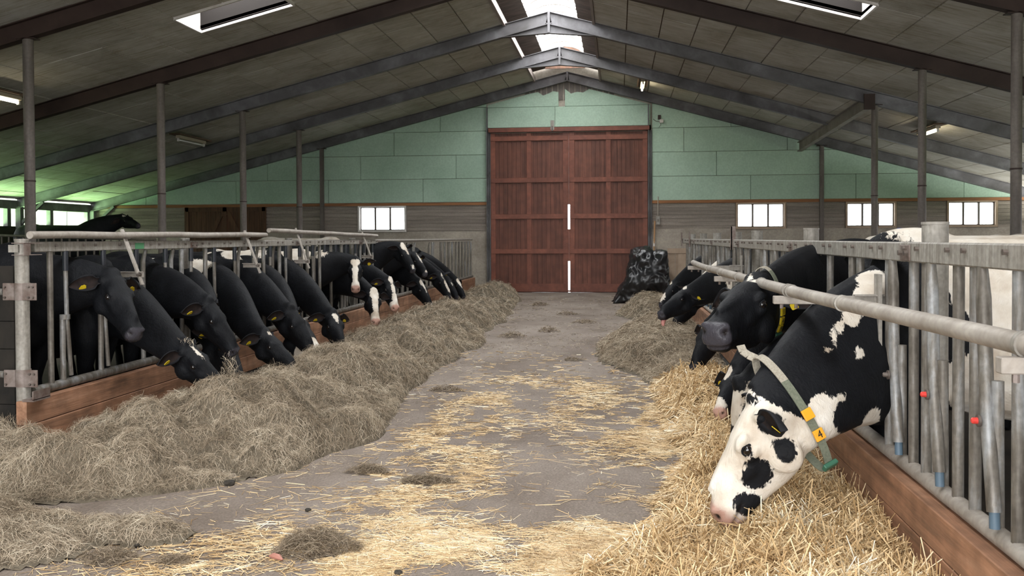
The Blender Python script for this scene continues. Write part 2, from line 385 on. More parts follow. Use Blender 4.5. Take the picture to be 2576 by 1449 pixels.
# green insulation boards, staggered, clipped to the roof line
def clip(poly, fn):
    out = []
    for i in range(len(poly)):
        p, q = poly[i], poly[(i+1) % len(poly)]; a, b_ = fn(p), fn(q)
        if a >= 0: out.append(p)
        if (a >= 0) != (b_ >= 0):
            t = a/(a-b_); out.append((p[0]+(q[0]-p[0])*t, p[1]+(q[1]-p[1])*t))
    return out
def green_board(x0, x1, z0, z1, side):
    g = .006
    poly = [(x0+g, z0+g), (x1-g, z0+g), (x1-g, z1-g), (x0+g, z1-g)]
    f = (lambda p: (ZR-.02-SL*(RX-p[0]))-p[1]) if side < 0 else (lambda p: (ZR-.02-SR*(p[0]-RX))-p[1])
    poly = clip(poly, f)
    if len(poly) < 3: return
    ar = abs(sum(poly[i][0]*poly[(i+1) % len(poly)][1]-poly[(i+1) % len(poly)][0]*poly[i][1] for i in range(len(poly))))/2
    if ar < .02: return
    dy = random.uniform(0, .008)
    obj('panel', MB().prism(poly, D-.03-dy, D+.055), M['green'], wall)
jl = [0, 1.75, .88, 2.6, 1.3]
for k in range(5):
    z0 = 2.51+.655*k; z1 = z0+.655
    x = DX0-.12; off = [1.8, .86, 2.62, 1.3, .5][k]; x1 = x-off
    while x > XL:
        green_board(max(x1, XL), x, z0, z1, -1); x = x1; x1 -= 2.73
    x = DX1+.12; off = [2.62, 1.72, .85, 2.1, 1.2][k]; x1 = x+off
    while x < XR:
        green_board(x, min(x1, XR), z0, z1, 1); x = x1; x1 += 2.73
# boards above the big door, with a torn upper edge and a broken notch at the middle
def torn(x0, x1, zl, zh):
    pts = [(x0, zl)]; pts.append((x1, zl)); n = 14
    for i in range(n+1):
        x = x1+(x0-x1)*i/n
        lim = zroof(x)-.30
        z = min(lim, zh+.05*math.sin(x*7)+.04*math.sin(x*17+1))
        pts.append((x, z))
    return pts
for x0, x1, zh in ((DX0-.08, -1.62, 5.50), (-1.44, DX1+.08, 5.52)):
    obj('panel', MB().prism(torn(x0, x1, 5.12, zh), D-.03, D+.055), M['green'], wall)
obj('panel', MB().box(DX0-.08, -1.72, D-.032, D+.055, 4.56, 5.11), M['green'], wall)
obj('panel', MB().box(-1.71, DX1+.08, D-.03, D+.055, 4.56, 5.11), M['green'], wall)
for k in range(16):   # corrugated sheet strips seen above the torn boards
    x = -2.55+k*.155
    obj('sheet_strip', MB().box(x, x+.12, D+.02, D+.05, 5.3, zroof(x+.06)-.05), M['post_steel'], wall)

# windows
def window(i, x0, x1, z0, z1, frame_mat):
    fr = MB(); w = .035
    fr.box(x0-.05, x0, D-.04, D+.16, z0-.05, z1+.05).box(x1, x1+.05, D-.04, D+.16, z0-.05, z1+.05)
    fr.box(x0, x1, D-.06, D+.16, z0-.05, z0).box(x0, x1, D-.04, D+.16, z1, z1+.05)
    o = struct('window_%d' % i, fr, frame_mat, org=((x0+x1)/2, D, z0))
    dx = (x1-x0)/3
    for k in range(3):
        a = x0+k*dx+.022; b_ = x0+(k+1)*dx-.022
        pts = []
        for (cx_, cz_, a0) in ((b_-.03, z1-.05, 0), (a+.03, z1-.05, 90), (a+.03, z0+.05, 180), (b_-.03, z0+.05, 270)):
            for q in (0, 45, 90): pts.append((cx_+.03*math.cos(R(a0+q)), cz_+.03*math.sin(R(a0+q))))
        obj('pane', MB().prism(pts, D+.10, D+.11), M['pane'], o)
        if k: obj('mullion', MB().box(x0+k*dx-.024, x0+k*dx+.024, D+.05, D+.12, z0, z1), M['post_steel'], o)
    s = MB().box(x0, x0+.024, D+.05, D+.12, z0, z1).box(x1-.024, x1, D+.05, D+.12, z0, z1).box(x0, x1, D+.05, D+.12, z0, z0+.024).box(x0, x1, D+.05, D+.12, z1-.024, z1)
    obj('sash', s, M['post_steel'], o)
for i, w in enumerate(wins): window(i+1, *w, M['white_paint'] if i == 0 else M['crate'])

# big sliding door: two leaves of vertical boards with rails and stiles
def leaf(n, x0, x1, meet):
    mb = MB().box(x0, x1, D-.02, D+.01, .0, DZ-.02)
    o = struct('door_%d' % n, mb, M['red_wood'], org=((x0+x1)/2, D, 0))
    nbd = 18; w = (x1-x0)/nbd
    for k in range(nbd):
        obj('board', MB().box(x0+k*w+.004, x0+(k+1)*w-.004, D-.045-random.uniform(0, .006), D-.02, .05, DZ-.03), M['red_wood'], o)
    st = .13
    for x in (x0, (x0+x1)/2-st/2, x1-st):
        obj('stile', MB().box(x, x+st, D-.085, D-.046, .02, DZ-.02), M['red_frame'], o, bevel=.004)
    for z in (.02, 1.07, 2.03, 3.03, DZ-.24):
        obj('rail', MB().box(x0, x1, D-.10, D-.05, z, z+(.22 if z < .1 else .13)), M['red_frame'], o, bevel=.004)
    if meet:
        x = x1 if meet > 0 else x0
        for z0, z1 in ((0.02, .06), (.86, 1.74), (2.42, DZ-.02)):
            obj('edge_batten', MB().box(min(x, x+meet*.028), max(x, x+meet*.028), D-.08, D, z0, z1), M['red_frame'], o)
    return o
leaf(1, DX0, -1.37, 1); leaf(2, -1.31, DX1, -1)
# steel jambs
for nm, xs in (('trim_4', (DX0-.11, DX0-.07, DX0-.03)), ('trim_5', (DX1+.01, DX1+.05, DX1+.09))):
    mb = MB()
    for i, x in enumerate(xs): mb.box(x, x+.025, D-.14+.03*i, D-.02, 0, 4.42 if i else 5.12)
    struct(nm, mb, M['frame_steel'], org=(xs[0], D, 0))
# small old door with crossed braces in the left part of the back wall
o = struct('door_3', MB().box(-12.4, -10.0, D-.01, D+.06, 0, 2.42), M['old_door'], org=(-11.2, D, 0))
for k in range(16): obj('board', MB().box(-12.36+k*.145, -12.36+k*.145+.138, D-.05, D-.01, .02, 2.36), M['old_door'], o)
for x in (-12.42, -11.27, -10.1): obj('stile', MB().box(x, x+.12, D-.085, D-.05, 0, 2.42), M['old_door'], o)
obj('rail', MB().box(-12.4, -10, D-.085, D-.05, 2.3, 2.42), M['old_door'], o)
for xa, xb in ((-12.3, -11.3), (-10.1, -11.1)):
    obj('brace', MB().obox((xa, D-.07, .3), (xb, D-.07, 2.25), .12, .03, (0, 1, 0)), M['old_door'], o)

# left side wall: dark boards, strip opening with mullions
wl = MB().box(XL-.15, XL, YA, D+.2, 0, 1.86)
w_l = struct('wall_left', wl, M['dark_board'], org=(XL, 10, 0))
obj('head_beam', MB().box(XL-.15, XL+.04, YA, D, 2.30, 2.52), M['frame_steel'], w_l)
for k in range(15):
    y = 25.0-1.75*k
    obj('mullion', MB().box(XL-.10, XL+.02, y-.07, y+.07, 1.86, 2.32), M['frame_steel'], w_l)
    if k % 2 == 0: obj('sash', MB().box(XL-.06, XL-.03, y-1.0, y-.97, 1.86, 2.30), M['frame_bright'], w_l)
wr = MB().box(XR, XR+.15, YA, D+.2, 0, 1.6)
w_r = struct('wall_right', wr, M['render'], org=(XR, 10, 0))
obj('head_beam', MB().box(XR-.04, XR+.15, YA, D, 2.2, 2.6), M['frame_steel'], w_r)
for k in range(10): obj('mullion', MB().box(XR-.02, XR+.1, 24-3*k, 24.1-3*k, 1.6, 2.25), M['frame_steel'], w_r)
# front wall with its wide open gateway, behind the camera
ff = MB().box(XL-.15, -5.6, YA-.2, YA, 0, 6.3).box(3.0, XR+.15, YA-.2, YA, 0, 6.3).box(-5.6, 3.0, YA-.2, YA, 4.6, 6.3)
struct('wall_front', ff, M['render'], org=(0, YA, 0))

# ceiling: insulation boards between the steel frames
COLS_L = [-2.3, -3.62, -4.97, -6.48, -7.8, -9.1, -10.4, -11.7, -13.0, -14.2, -15.3]
COLS_R = [-.45, .8, 2.02, 3.53, 4.8, 6.1, 7.4, 8.7, 10.0, 11.2]
def halves(c):
    out = []
    for a, b_ in zip(c[:-1], c[1:]): out += [a, (a+b_)/2]
    return out+[c[-1]]
cs = {}
for side, cols in ((-1, COLS_L), (1, COLS_R)):
    # structural skin above the boards (with the openings left free)
    sk = MB()
    def slab(x0, x1, y0, y1, dz=.03, th=.05):
        a, b_ = min(x0, x1), max(x0, x1); za, zb = zroof(a)+dz, zroof(b_)+dz
        sk.add([(a,y0,za),(b_,y0,zb),(b_,y1,zb),(a,y1,za),(a,y0,za+th),(b_,y0,zb+th),(b_,y1,zb+th),(a,y1,za+th)],
               [(0,3,2,1),(4,5,6,7),(0,1,5,4),(1,2,6,5),(2,3,7,6),(3,0,4,7)])
    h0, h1 = (12.86, 13.70) if side < 0 else (13.05, 13.85)
    slab(cols[0], cols[2], YA, D); slab(cols[3], cols[-1], YA, D)
    slab(cols[2], cols[3], YA, h0); slab(cols[2], cols[3], h1, D)
    c = struct('ceiling', sk, M['fixture_board'], org=(cols[0], 10, zroof(cols[0])))
    cs[side] = c
    bays = [(YA, .9), (.9, 4.4), (4.4, 7.9)]+[(a, b_) for a, b_ in zip(YF[1:-1], YF[2:])]
    ys_all = []
    for a, b_ in bays:
        if a < 7: ys_all.append((a, b_))
        else: ys_all += [(a, (a+b_)/2), ((a+b_)/2, b_)]
    hc_ = halves(cols)
    for ci in range(len(hc_)-1):
        for (a, b_) in ys_all:
            parts = [(a, b_)]
            if ci in (4, 5):
                parts = []
                for (p, q) in [(a, min(b_, h0)), (max(a, h1), b_)]:
                    if q-p > .05: parts.append((p, q))
            for (p, q) in parts:
                x0, x1 = hc_[ci], hc_[ci+1]; lo, hi = min(x0, x1)+.010, max(x0, x1)-.010; g = .011
                dz = random.uniform(-.006, .004); za, zb = zroof(lo)+dz, zroof(hi)+dz; th = .03
                mb = MB().add([(lo,p+g,za),(hi,p+g,zb),(hi,q-g,zb),(lo,q-g,za),(lo,p+g,za+th),(hi,p+g,zb+th),(hi,q-g,zb+th),(lo,q-g,za+th)],
                     [(0,3,2,1),(4,5,6,7),(0,1,5,4),(1,2,6,5),(2,3,7,6),(3,0,4,7)])
                obj('panel', mb, M['ceiling'], c)
    # pale strip along the ridge opening
    x = cols[0]; z = zroof(x)
    obj('edge_strip', MB().box(min(x, x-side*.05), max(x, x-side*.05), YA, D, z-.03, z+.12), M['white_strip'], c)
    # roof-window shaft: frame, end walls, dark far wall, translucent sheet on top
    a, b_ = min(cols[2], cols[3]), max(cols[2], cols[3]); h = .55
    def q4(pts): return MB().add(pts, [(0,1,2,3)])
    w = .035
    fr = MB()
    for (xa, xb, ya, yb) in ((a, b_, h0-w, h0), (a, b_, h1, h1+w)):
        fr.obox((xa, (ya+yb)/2, zroof(xa)-.01), (xb, (ya+yb)/2, zroof(xb)-.01), w, .05)
    for xx in (a, b_): fr.obox((xx, h0, zroof(xx)-.01), (xx, h1, zroof(xx)-.01), w, .05)
    win = struct('window_%d' % (5 if side < 0 else 6), fr, M['white_paint'], org=((a+b_)/2, (h0+h1)/2, zroof(a)))
    for xx in (a, b_):
        mb = MB().add([(xx, h0, zroof(xx)), (xx, h1, zroof(xx)), (xx, h1, zroof(xx)+h), (xx, h0, zroof(xx)+h),
                  (xx+.02*(1 if xx == b_ else -1), h0, zroof(xx)), (xx+.02*(1 if xx == b_ else -1), h1, zroof(xx)), (xx+.02*(1 if xx == b_ else -1), h1, zroof(xx)+h), (xx+.02*(1 if xx == b_ else -1), h0, zroof(xx)+h)],
                  [(0,1,2,3),(7,6,5,4),(0,4,5,1),(1,5,6,2),(2,6,7,3),(3,7,4,0)])
        obj('shaft_wall', mb, M['white_paint'], win)
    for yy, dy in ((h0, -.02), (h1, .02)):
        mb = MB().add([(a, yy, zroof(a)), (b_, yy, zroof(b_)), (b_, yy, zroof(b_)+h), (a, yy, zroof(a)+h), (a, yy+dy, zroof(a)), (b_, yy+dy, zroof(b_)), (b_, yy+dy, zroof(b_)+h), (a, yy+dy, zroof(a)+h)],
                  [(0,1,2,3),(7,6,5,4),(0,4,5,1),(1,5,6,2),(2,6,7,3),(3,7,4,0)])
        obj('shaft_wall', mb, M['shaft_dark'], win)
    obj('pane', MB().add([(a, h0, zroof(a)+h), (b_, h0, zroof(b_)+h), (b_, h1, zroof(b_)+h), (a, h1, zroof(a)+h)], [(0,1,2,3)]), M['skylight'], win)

# outer roof above the ridge opening and the arched translucent ridge light
HO = .30; TW = .52
orf = MB()
for side in (-1, 1):
    n = 240
    for k in range(n):      # corrugated underside, ribs running down the slope
        y0 = YA+(D-YA)*k/n; y1 = YA+(D-YA)*(k+1)/n; zz = .022*(1 if k % 2 else -1)
        xa = RX+side*TW; xb = RX+side*1.6; za = zroof(xa)+HO; zb = zroof(xb)+HO
        orf.add([(xa,y0,za+zz),(xb,y0,zb+zz),(xb,y1,zb-zz),(xa,y1,za-zz)], [(0,1,2,3)])
struct('ceiling', orf, M['outer_roof'], org=(RX, 10, ZR))
gaps = [(21.9, D+.1)]
rl = thing('ridge_light', 'long arched translucent ridge skylight running along the roof peak', 'skylight', (RX, 10, ZR+HO))
nseg = 8
def arch(y0, y1, r=.0, t=0):
    pts = []
    for i in range(nseg+1):
        a = math.pi*i/nseg; pts.append((RX-(TW+r)*math.cos(a), zroof(RX-TW)+HO+(.30+r)*math.sin(a)))
    return pts
ys = [YA+k*.62 for k in range(int((D-YA)/.62)+1)]+[D]
for a, b_ in zip(ys[:-1], ys[1:]):
    p = arch(a, b_)
    if a > 23.9: continue
    vs = [(x, a, z) for x, z in p]+[(x, b_, z) for x, z in p]; n = len(p)
    obj('sheet', MB().add(vs, [(i, i+1, i+1+n, i+n) for i in range(n-1)]), M['skylight'], rl)
for a in ys[:-1]:
    p = arch(a, a)
    obj('rib', MB().tube([(x, a, z-.02) for x, z in p], .018, 5), M['post_steel'], rl)
# boarded end of the ridge light near the back wall, with daylight chinks
p = arch(0, 0)
obj('end_board', MB().prism(p+[(RX+TW, ZR-.1), (RX-TW, ZR-.1)], 24.02, 24.06), M['old_door'], rl)
obj('end_cover', MB().add([(x, 24.06, z) for x, z in p]+[(x, D, z) for x, z in p], [(i, i+1, i+1+len(p), i+len(p)) for i in range(len(p)-1)]), M['old_door'], rl)
for x, z, r_ in ((-1.83, .10, .045), (-1.75, .07, .05), (-1.62, .11, .03), (-1.45, .18, .03), (-1.3, .22, .03), (-1.02, .15, .04), (-.92, .11, .075)):
    pts = [(x+r_*math.cos(q*math.pi/4), ZR+HO-.16+z+r_*.8*math.sin(q*math.pi/4)) for q in range(8)]
    obj('chink', MB().prism(pts, 24.005, 24.012), M['skylight'], rl)

# ------------------------------------------------------------------ steel roof frames with their stall posts
def ibeam(p0, p1, h, w, mb):
    p0 = Vector(p0); p1 = Vector(p1); d = (p1-p0).normalized(); sd = Vector((0, 1, 0)); u = Vector((-d.z, 0, d.x))
    if u.z < 0: u = -u
    # top flange, bottom flange, web ; p0,p1 lie on the top face
    for (o0, o1, ww) in ((0, .014, w), (h-.014, h, w), (.014, h-.014, .012)):
        vs = [p+sd*a*ww/2-u*b_ for p in (p0, p1) for a, b_ in ((-1, o1), (1, o1), (1, o0), (-1, o0))]
        mb.add(vs, [(3,2,1,0),(4,5,6,7),(0,1,5,4),(1,2,6,5),(2,3,7,6),(3,0,4,7)])
names = {-2.6: 0}
frame_lab = {4.4: 'dark steel roof frame nearest the viewer, crossing the upper left and right corners', 7.9: 'dark brown steel roof frame, second from the viewer',
             11.4: 'dark brown steel roof frame just in front of the two roof windows', 14.95: 'dark brown steel roof frame just behind the two roof windows',
             18.4: 'grey steel roof frame second from the back wall, pale at its peak', 21.8: 'grey steel roof frame with white peak, next to the back wall', 25.08: 'steel roof frame standing against the green back wall'}
posts_r = {25.08: 5.37, 18.4: 4.93, 14.95: 4.72, 11.4: 4.66, 7.9: 4.62, 4.4: 4.6}
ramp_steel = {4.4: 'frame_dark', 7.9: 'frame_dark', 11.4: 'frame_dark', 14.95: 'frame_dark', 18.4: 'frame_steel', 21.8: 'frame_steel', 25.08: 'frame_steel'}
# shift: the peak at y=21.8 and 18.4 shows under the ridge light
for y in YF:
    fr = thing('roof_frame', frame_lab[y], 'roof frame', (RX, y, 0), 'steel roof frames')
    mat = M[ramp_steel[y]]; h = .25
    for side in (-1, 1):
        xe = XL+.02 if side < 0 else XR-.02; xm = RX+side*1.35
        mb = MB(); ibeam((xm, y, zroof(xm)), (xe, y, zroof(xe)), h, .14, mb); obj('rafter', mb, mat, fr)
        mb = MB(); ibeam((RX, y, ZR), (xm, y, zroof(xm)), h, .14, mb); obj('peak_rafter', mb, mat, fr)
        # triangular haunch under the peak
        if y < 25:
            mb = MB().prism([(RX, ZR-h), (RX, ZR-h-.18), (RX+side*.95, zroof(RX+side*.95)-h+.01)] if side > 0 else [(RX, ZR-h-.18), (RX, ZR-h), (RX+side*.95, zroof(RX+side*.95)-h+.01)], y-.006, y+.006)
            obj('haunch', mb, mat, fr)
            obj('haunch_flange', MB().obox((RX, y, ZR-h-.18), (RX+side*.95, y, zroof(RX+side*.95)-h), .12, .012), mat, fr)
    obj('ridge_plate', MB().box(RX-.025, RX+.025, y-.075, y+.075, ZR-h-(.18 if y < 25 else 0), ZR), mat, fr)
    # stall posts
    pl_ = [(-7.8 if y < 25 else -8.31, .068)]
    if y in posts_r: pl_.append((posts_r[y], .062))
    for px, pr in pl_:
        zt = zroof(px)-h
        if y > 25: mb = MB().box(px-.05, px+.05, y-.05, y+.05, 0, zt)
        else: mb = MB().tube([(px, y, 0), (px, y, zt)], pr, 14)
        po = obj('post', mb, M['post_steel'], fr, smooth=y < 25)
        obj('head_plate', MB().box(px-.13, px+.13, y-.07, y+.07, zt-.012, zt), M['frame_dark'], po)
        if y < 25: obj('weld_ring', MB().tube([(px, y, 2.28), (px, y, 2.30)], pr+.006, 14), M['frame_dark'], po)
    obj('eave_post', MB().box(XL+.02, XL+.16, y-.07, y+.07, 0, zroof(XL)-.2), M['frame_steel'], fr)
    obj('knee_brace', MB().obox((XL+.1, y, 1.9), (XL+.75, y, zroof(XL+.75)-.27), .07, .07), M['frame_steel'], fr)
# lengthwise beam that carries the frame without a right-hand post
bm_ = thing('support_beam', 'slanting steel beam hung under the right-hand roof frames, reaching the back wall', 'beam', (4.85, 21.7, 3.8))
mb = MB()
p0, p1 = Vector((4.80, 18.3, 4.22)), Vector((4.80, 25.1, 4.02))
for o0, o1, ww in ((0, .015, .12), (.235, .25, .12), (.015, .235, .012)):
    mb.obox((p0.x, p0.y, p0.z-(o0+o1)/2), (p1.x, p1.y, p1.z-(o0+o1)/2), ww, o1-o0)
obj('web_and_flanges', mb, M['beam_paint'], bm_)
obj('end_plate', MB().box(4.70, 4.90, 18.26, 18.3, 3.94, 4.24), M['frame_dark'], bm_)

# ------------------------------------------------------------------ lamps
def lamp(x, y, side, lit, label, ln=1.5, along='y', drop=.13):
    z = zroof(x)-.045; t = thing('strip_light', label, 'lamp', (x, y, z-drop), 'fluorescent strip lights')
    def seg(o, ww, z0, z1, mat, nm, l=ln, par=t):
        return obj(nm, MB().box(x-ww+o, x+ww+o, y-l/2, y+l/2, z0, z1), mat, par)
    seg(0, .13, z-.045, z-.015, M['fixture_board'], 'backing_board', ln+.3)
    hs = seg(0, .05, z-drop+.02, z-.045, M['fixture'], 'housing')
    obj('tube', MB().tube([(x, y-ln/2+.04, z-drop-.015), (x, y+ln/2-.04, z-drop-.015)], .022, 8), M['fluoro_on' if lit else 'fluoro_off'], t, smooth=True)
    for yy in (y-ln/2+.02, y+ln/2-.02): obj('holder', MB().box(x-.02, x+.02, yy-.02, yy+.02, z-drop-.05, z-drop+.03), M['white_paint'], t)
lamp(-9.75, 13.25, -1, True, 'lit fluorescent strip light at the left edge behind the nearest left post', 1.5)
lamp(-9.8, 20.2, -1, False, 'unlit fluorescent strip light under the left ceiling between two posts', 1.3)
lamp(6.5, 20.2, 1, True, 'lit fluorescent strip light under the right ceiling beside the right posts', 1.2)
lamp(.62, 23.3, 1, True, 'lit fluorescent strip light high beside the roof peak, above the big door', 1.1)

# ------------------------------------------------------------------ kerbs
def kerb(x, side, y0, y1, label):
    """side=+1: planks face +x"""
    k = thing('timber_kerb', label, 'kerb', (x, (y0+y1)/2, 0))
    a, b_ = (x-.10, x-.045) if side > 0 else (x+.045, x+.10)
    a, b_ = (x-.08, x) if side > 0 else (x, x+.08)
    obj('foot', MB().box(a+.012, b_-.012, y0+.02, y1, 0, .105), M['kerb_foot'], k)
    L = 3.6; j = 0
    for z0, z1 in ((.105, .268), (.272, .43)):
        y = y0; n = 0
        while y < y1-.05:
            ye = min(y1, y+(L if (n or j == 0) else L*.6))
            obj('plank', MB().box(a+random.uniform(0, .004), b_-random.uniform(0, .004), y+.002, ye-.002, z0, z1), M['kerb'], k, bevel=.004)
            y = ye; n += 1
        j += 1
    return k
kerb(-3.89, 1, 5.62, 24.75, 'long kerb of reddish timber planks in front of the left row of cows')
kerb(1.22, -1, YA+1, 21.0, 'long kerb of reddish timber planks below the right-hand feed fence')

# ------------------------------------------------------------------ feed fences
NECKS = {-1: [], 1: []}      # y ranges kept free of bars, filled by the cows below

# ------------------------------------------------------------------ cows
# head sections along the face: x from the poll to the nose, top, bottom, half width, taper of the jaw
HEAD = [(-.055,-.05,-.15,.06,.0),(-.03,-.012,-.20,.088,.1),(.02,.004,-.245,.103,.2),(.08,.010,-.272,.110,.35),(.14,.012,-.285,.113,.45),(.20,.012,-.285,.118,.5),
        (.26,.004,-.272,.103,.5),(.32,-.006,-.252,.088,.48),(.38,-.015,-.230,.077,.4),(.44,-.023,-.210,.071,.3),(.49,-.030,-.196,.073,.2),(.53,-.038,-.187,.077,.15),
        (.56,-.046,-.180,.076,.15),(.580,-.056,-.172,.069,.15),(.592,-.070,-.156,.052,.1),(.598,-.09,-.135,.028,0)]
def loft(mb, secs, n=20):
    """secs: centre, u (side), v (up), half width, half height, taper of the lower half"""
    vs = []
    for c, u, v, a, b_, tp in secs:
        for k in range(n):
            t = 2*math.pi*k/n; cs_, sn = math.cos(t), math.sin(t)
            y = math.copysign(abs(cs_)**.8, cs_)*a; z = math.copysign(abs(sn)**.85, sn)*b_
            y *= 1-tp*(.5-.5*sn)
            vs.append(c+u*y+v*z)
    fs = [(i*n+k, i*n+(k+1) % n, (i+1)*n+(k+1) % n, (i+1)*n+k) for i in range(len(secs)-1) for k in range(n)]
    fs.append(tuple(range(n))[::-1]); fs.append(tuple(range((len(secs)-1)*n, len(secs)*n)))
    mb.add(vs, fs)
def text_mesh(s, size):
    cu = bpy.data.curves.new('numeral', 'FONT'); cu.body = s; cu.size = size; cu.align_x = 'CENTER'; cu.align_y = 'CENTER'; cu.extrude = .0006
    o = bpy.data.objects.new('numeral', cu); COL.objects.link(o); bpy.context.view_layer.update()
    me = bpy.data.meshes.new_from_object(o.evaluated_get(bpy.context.evaluated_depsgraph_get()))
    bpy.data.objects.remove(o); return me
ear_cache = {}
def ear_mesh(s):
    """leaf-shaped cupped ear along +x, hollow side towards +z"""
    if s in ear_cache: return ear_cache[s]
    nu, nv = 11, 9; vs = []
    for i in range(nu):
        t = i/(nu-1); x = .205*t; w = .058*math.sin(math.pi*min(1, (t*.93+.07))**.85)**.8+.004
        if t < .12: w = .022+.25*(w-.022)
        for j in range(nv):
            q = -1+2*j/(nv-1)
            vs.append((x, w*q*(1-.12*abs(q)), .030*(q*q)*(1-.35*t)+.018*math.sin(t*math.pi)*-1))
    for i in range(nu):
        t = i/(nu-1)
        for j in range(nv):
            q = -1+2*j/(nv-1); v = vs[i*nv+j]
            vs.append((v[0], v[1]*1.06, v[2]-.012*(1-.6*abs(q))-.002))
    M0 = nu*nv; top = []; bot = []
    for i in range(nu-1):
        for j in range(nv-1):
            a = i*nv+j; top.append((a, a+nv, a+nv+1, a+1)); bot.append((a+M0+1, a+nv+1+M0, a+nv+M0, a+M0))
    side = [(i*nv, i*nv+M0, (i+1)*nv+M0, (i+1)*nv) for i in range(nu-1)]+[((i+1)*nv-1, (i+2)*nv-1, (i+2)*nv-1+M0, (i+1)*nv-1+M0) for i in range(nu-1)]
    side += [(j, j+1, j+1+M0, j+M0) for j in range(nv-1)]+[((nu-1)*nv+j, (nu-1)*nv+j+M0, (nu-1)*nv+j+1+M0, (nu-1)*nv+j+1) for j in range(nv-1)]
    me = bpy.data.meshes.new('ear'); me.from_pydata([tuple(c*s for c in v) for v in vs], [], top+bot+side); me.update()
    me.materials.append(M['ear']); me.materials.append(M['ear_inner'])
    mi = [0]*len(me.polygons)
    for k in range(len(top)):
        j = k % (nv-1)
        if 1 <= j <= nv-3: mi[k] = 1
    me.polygons.foreach_set('material_index', mi); me.polygons.foreach_set('use_smooth', [True]*len(me.polygons)); me.update()
    ear_cache[s] = me; return me
tag_cache = {}
def tag_mesh():
    if 't' in tag_cache: return tag_cache['t']
    pts = [(a_*.72, b_*.72) for a_, b_ in [(-.012, .0), (.012, .0), (.017, -.012), (.029, -.022), (.029, -.062), (.022, -.068), (-.022, -.068), (-.029, -.062), (-.029, -.022), (-.017, -.012)]]
    mb = MB().prism(pts, -.0018, .0018)
    mb2 = mesh_of(mb, 'ear_tag', (0, 0, 0), False, [M['yellow']])
    tag_cache['t'] = mb2; return mb2
def frame(xa, za):
    x = Vector(xa).normalized(); z = Vector(za); z = (z-x*z.dot(x)).normalized(); y = z.cross(x)
    return Matrix((x, y, z)).transposed()
def place(name, me, parent, loc, rot):
    """rot: 3x3; parent origin in ORG"""
    o = bpy.data.objects.new(name, me); COL.objects.link(o); o.parent = parent
    mt = rot.to_4x4(); mt.translation = Vector(loc)-ORG[parent.name]
    pr = PROT.get(parent.name)
    if pr is not None: mt = pr.inverted() @ mt
    o.matrix_local = mt; ORG[o.name] = Vector(loc); PROT[o.name] = (Matrix.Translation(Vector())@rot.to_4x4())
    return o
PROT = {}

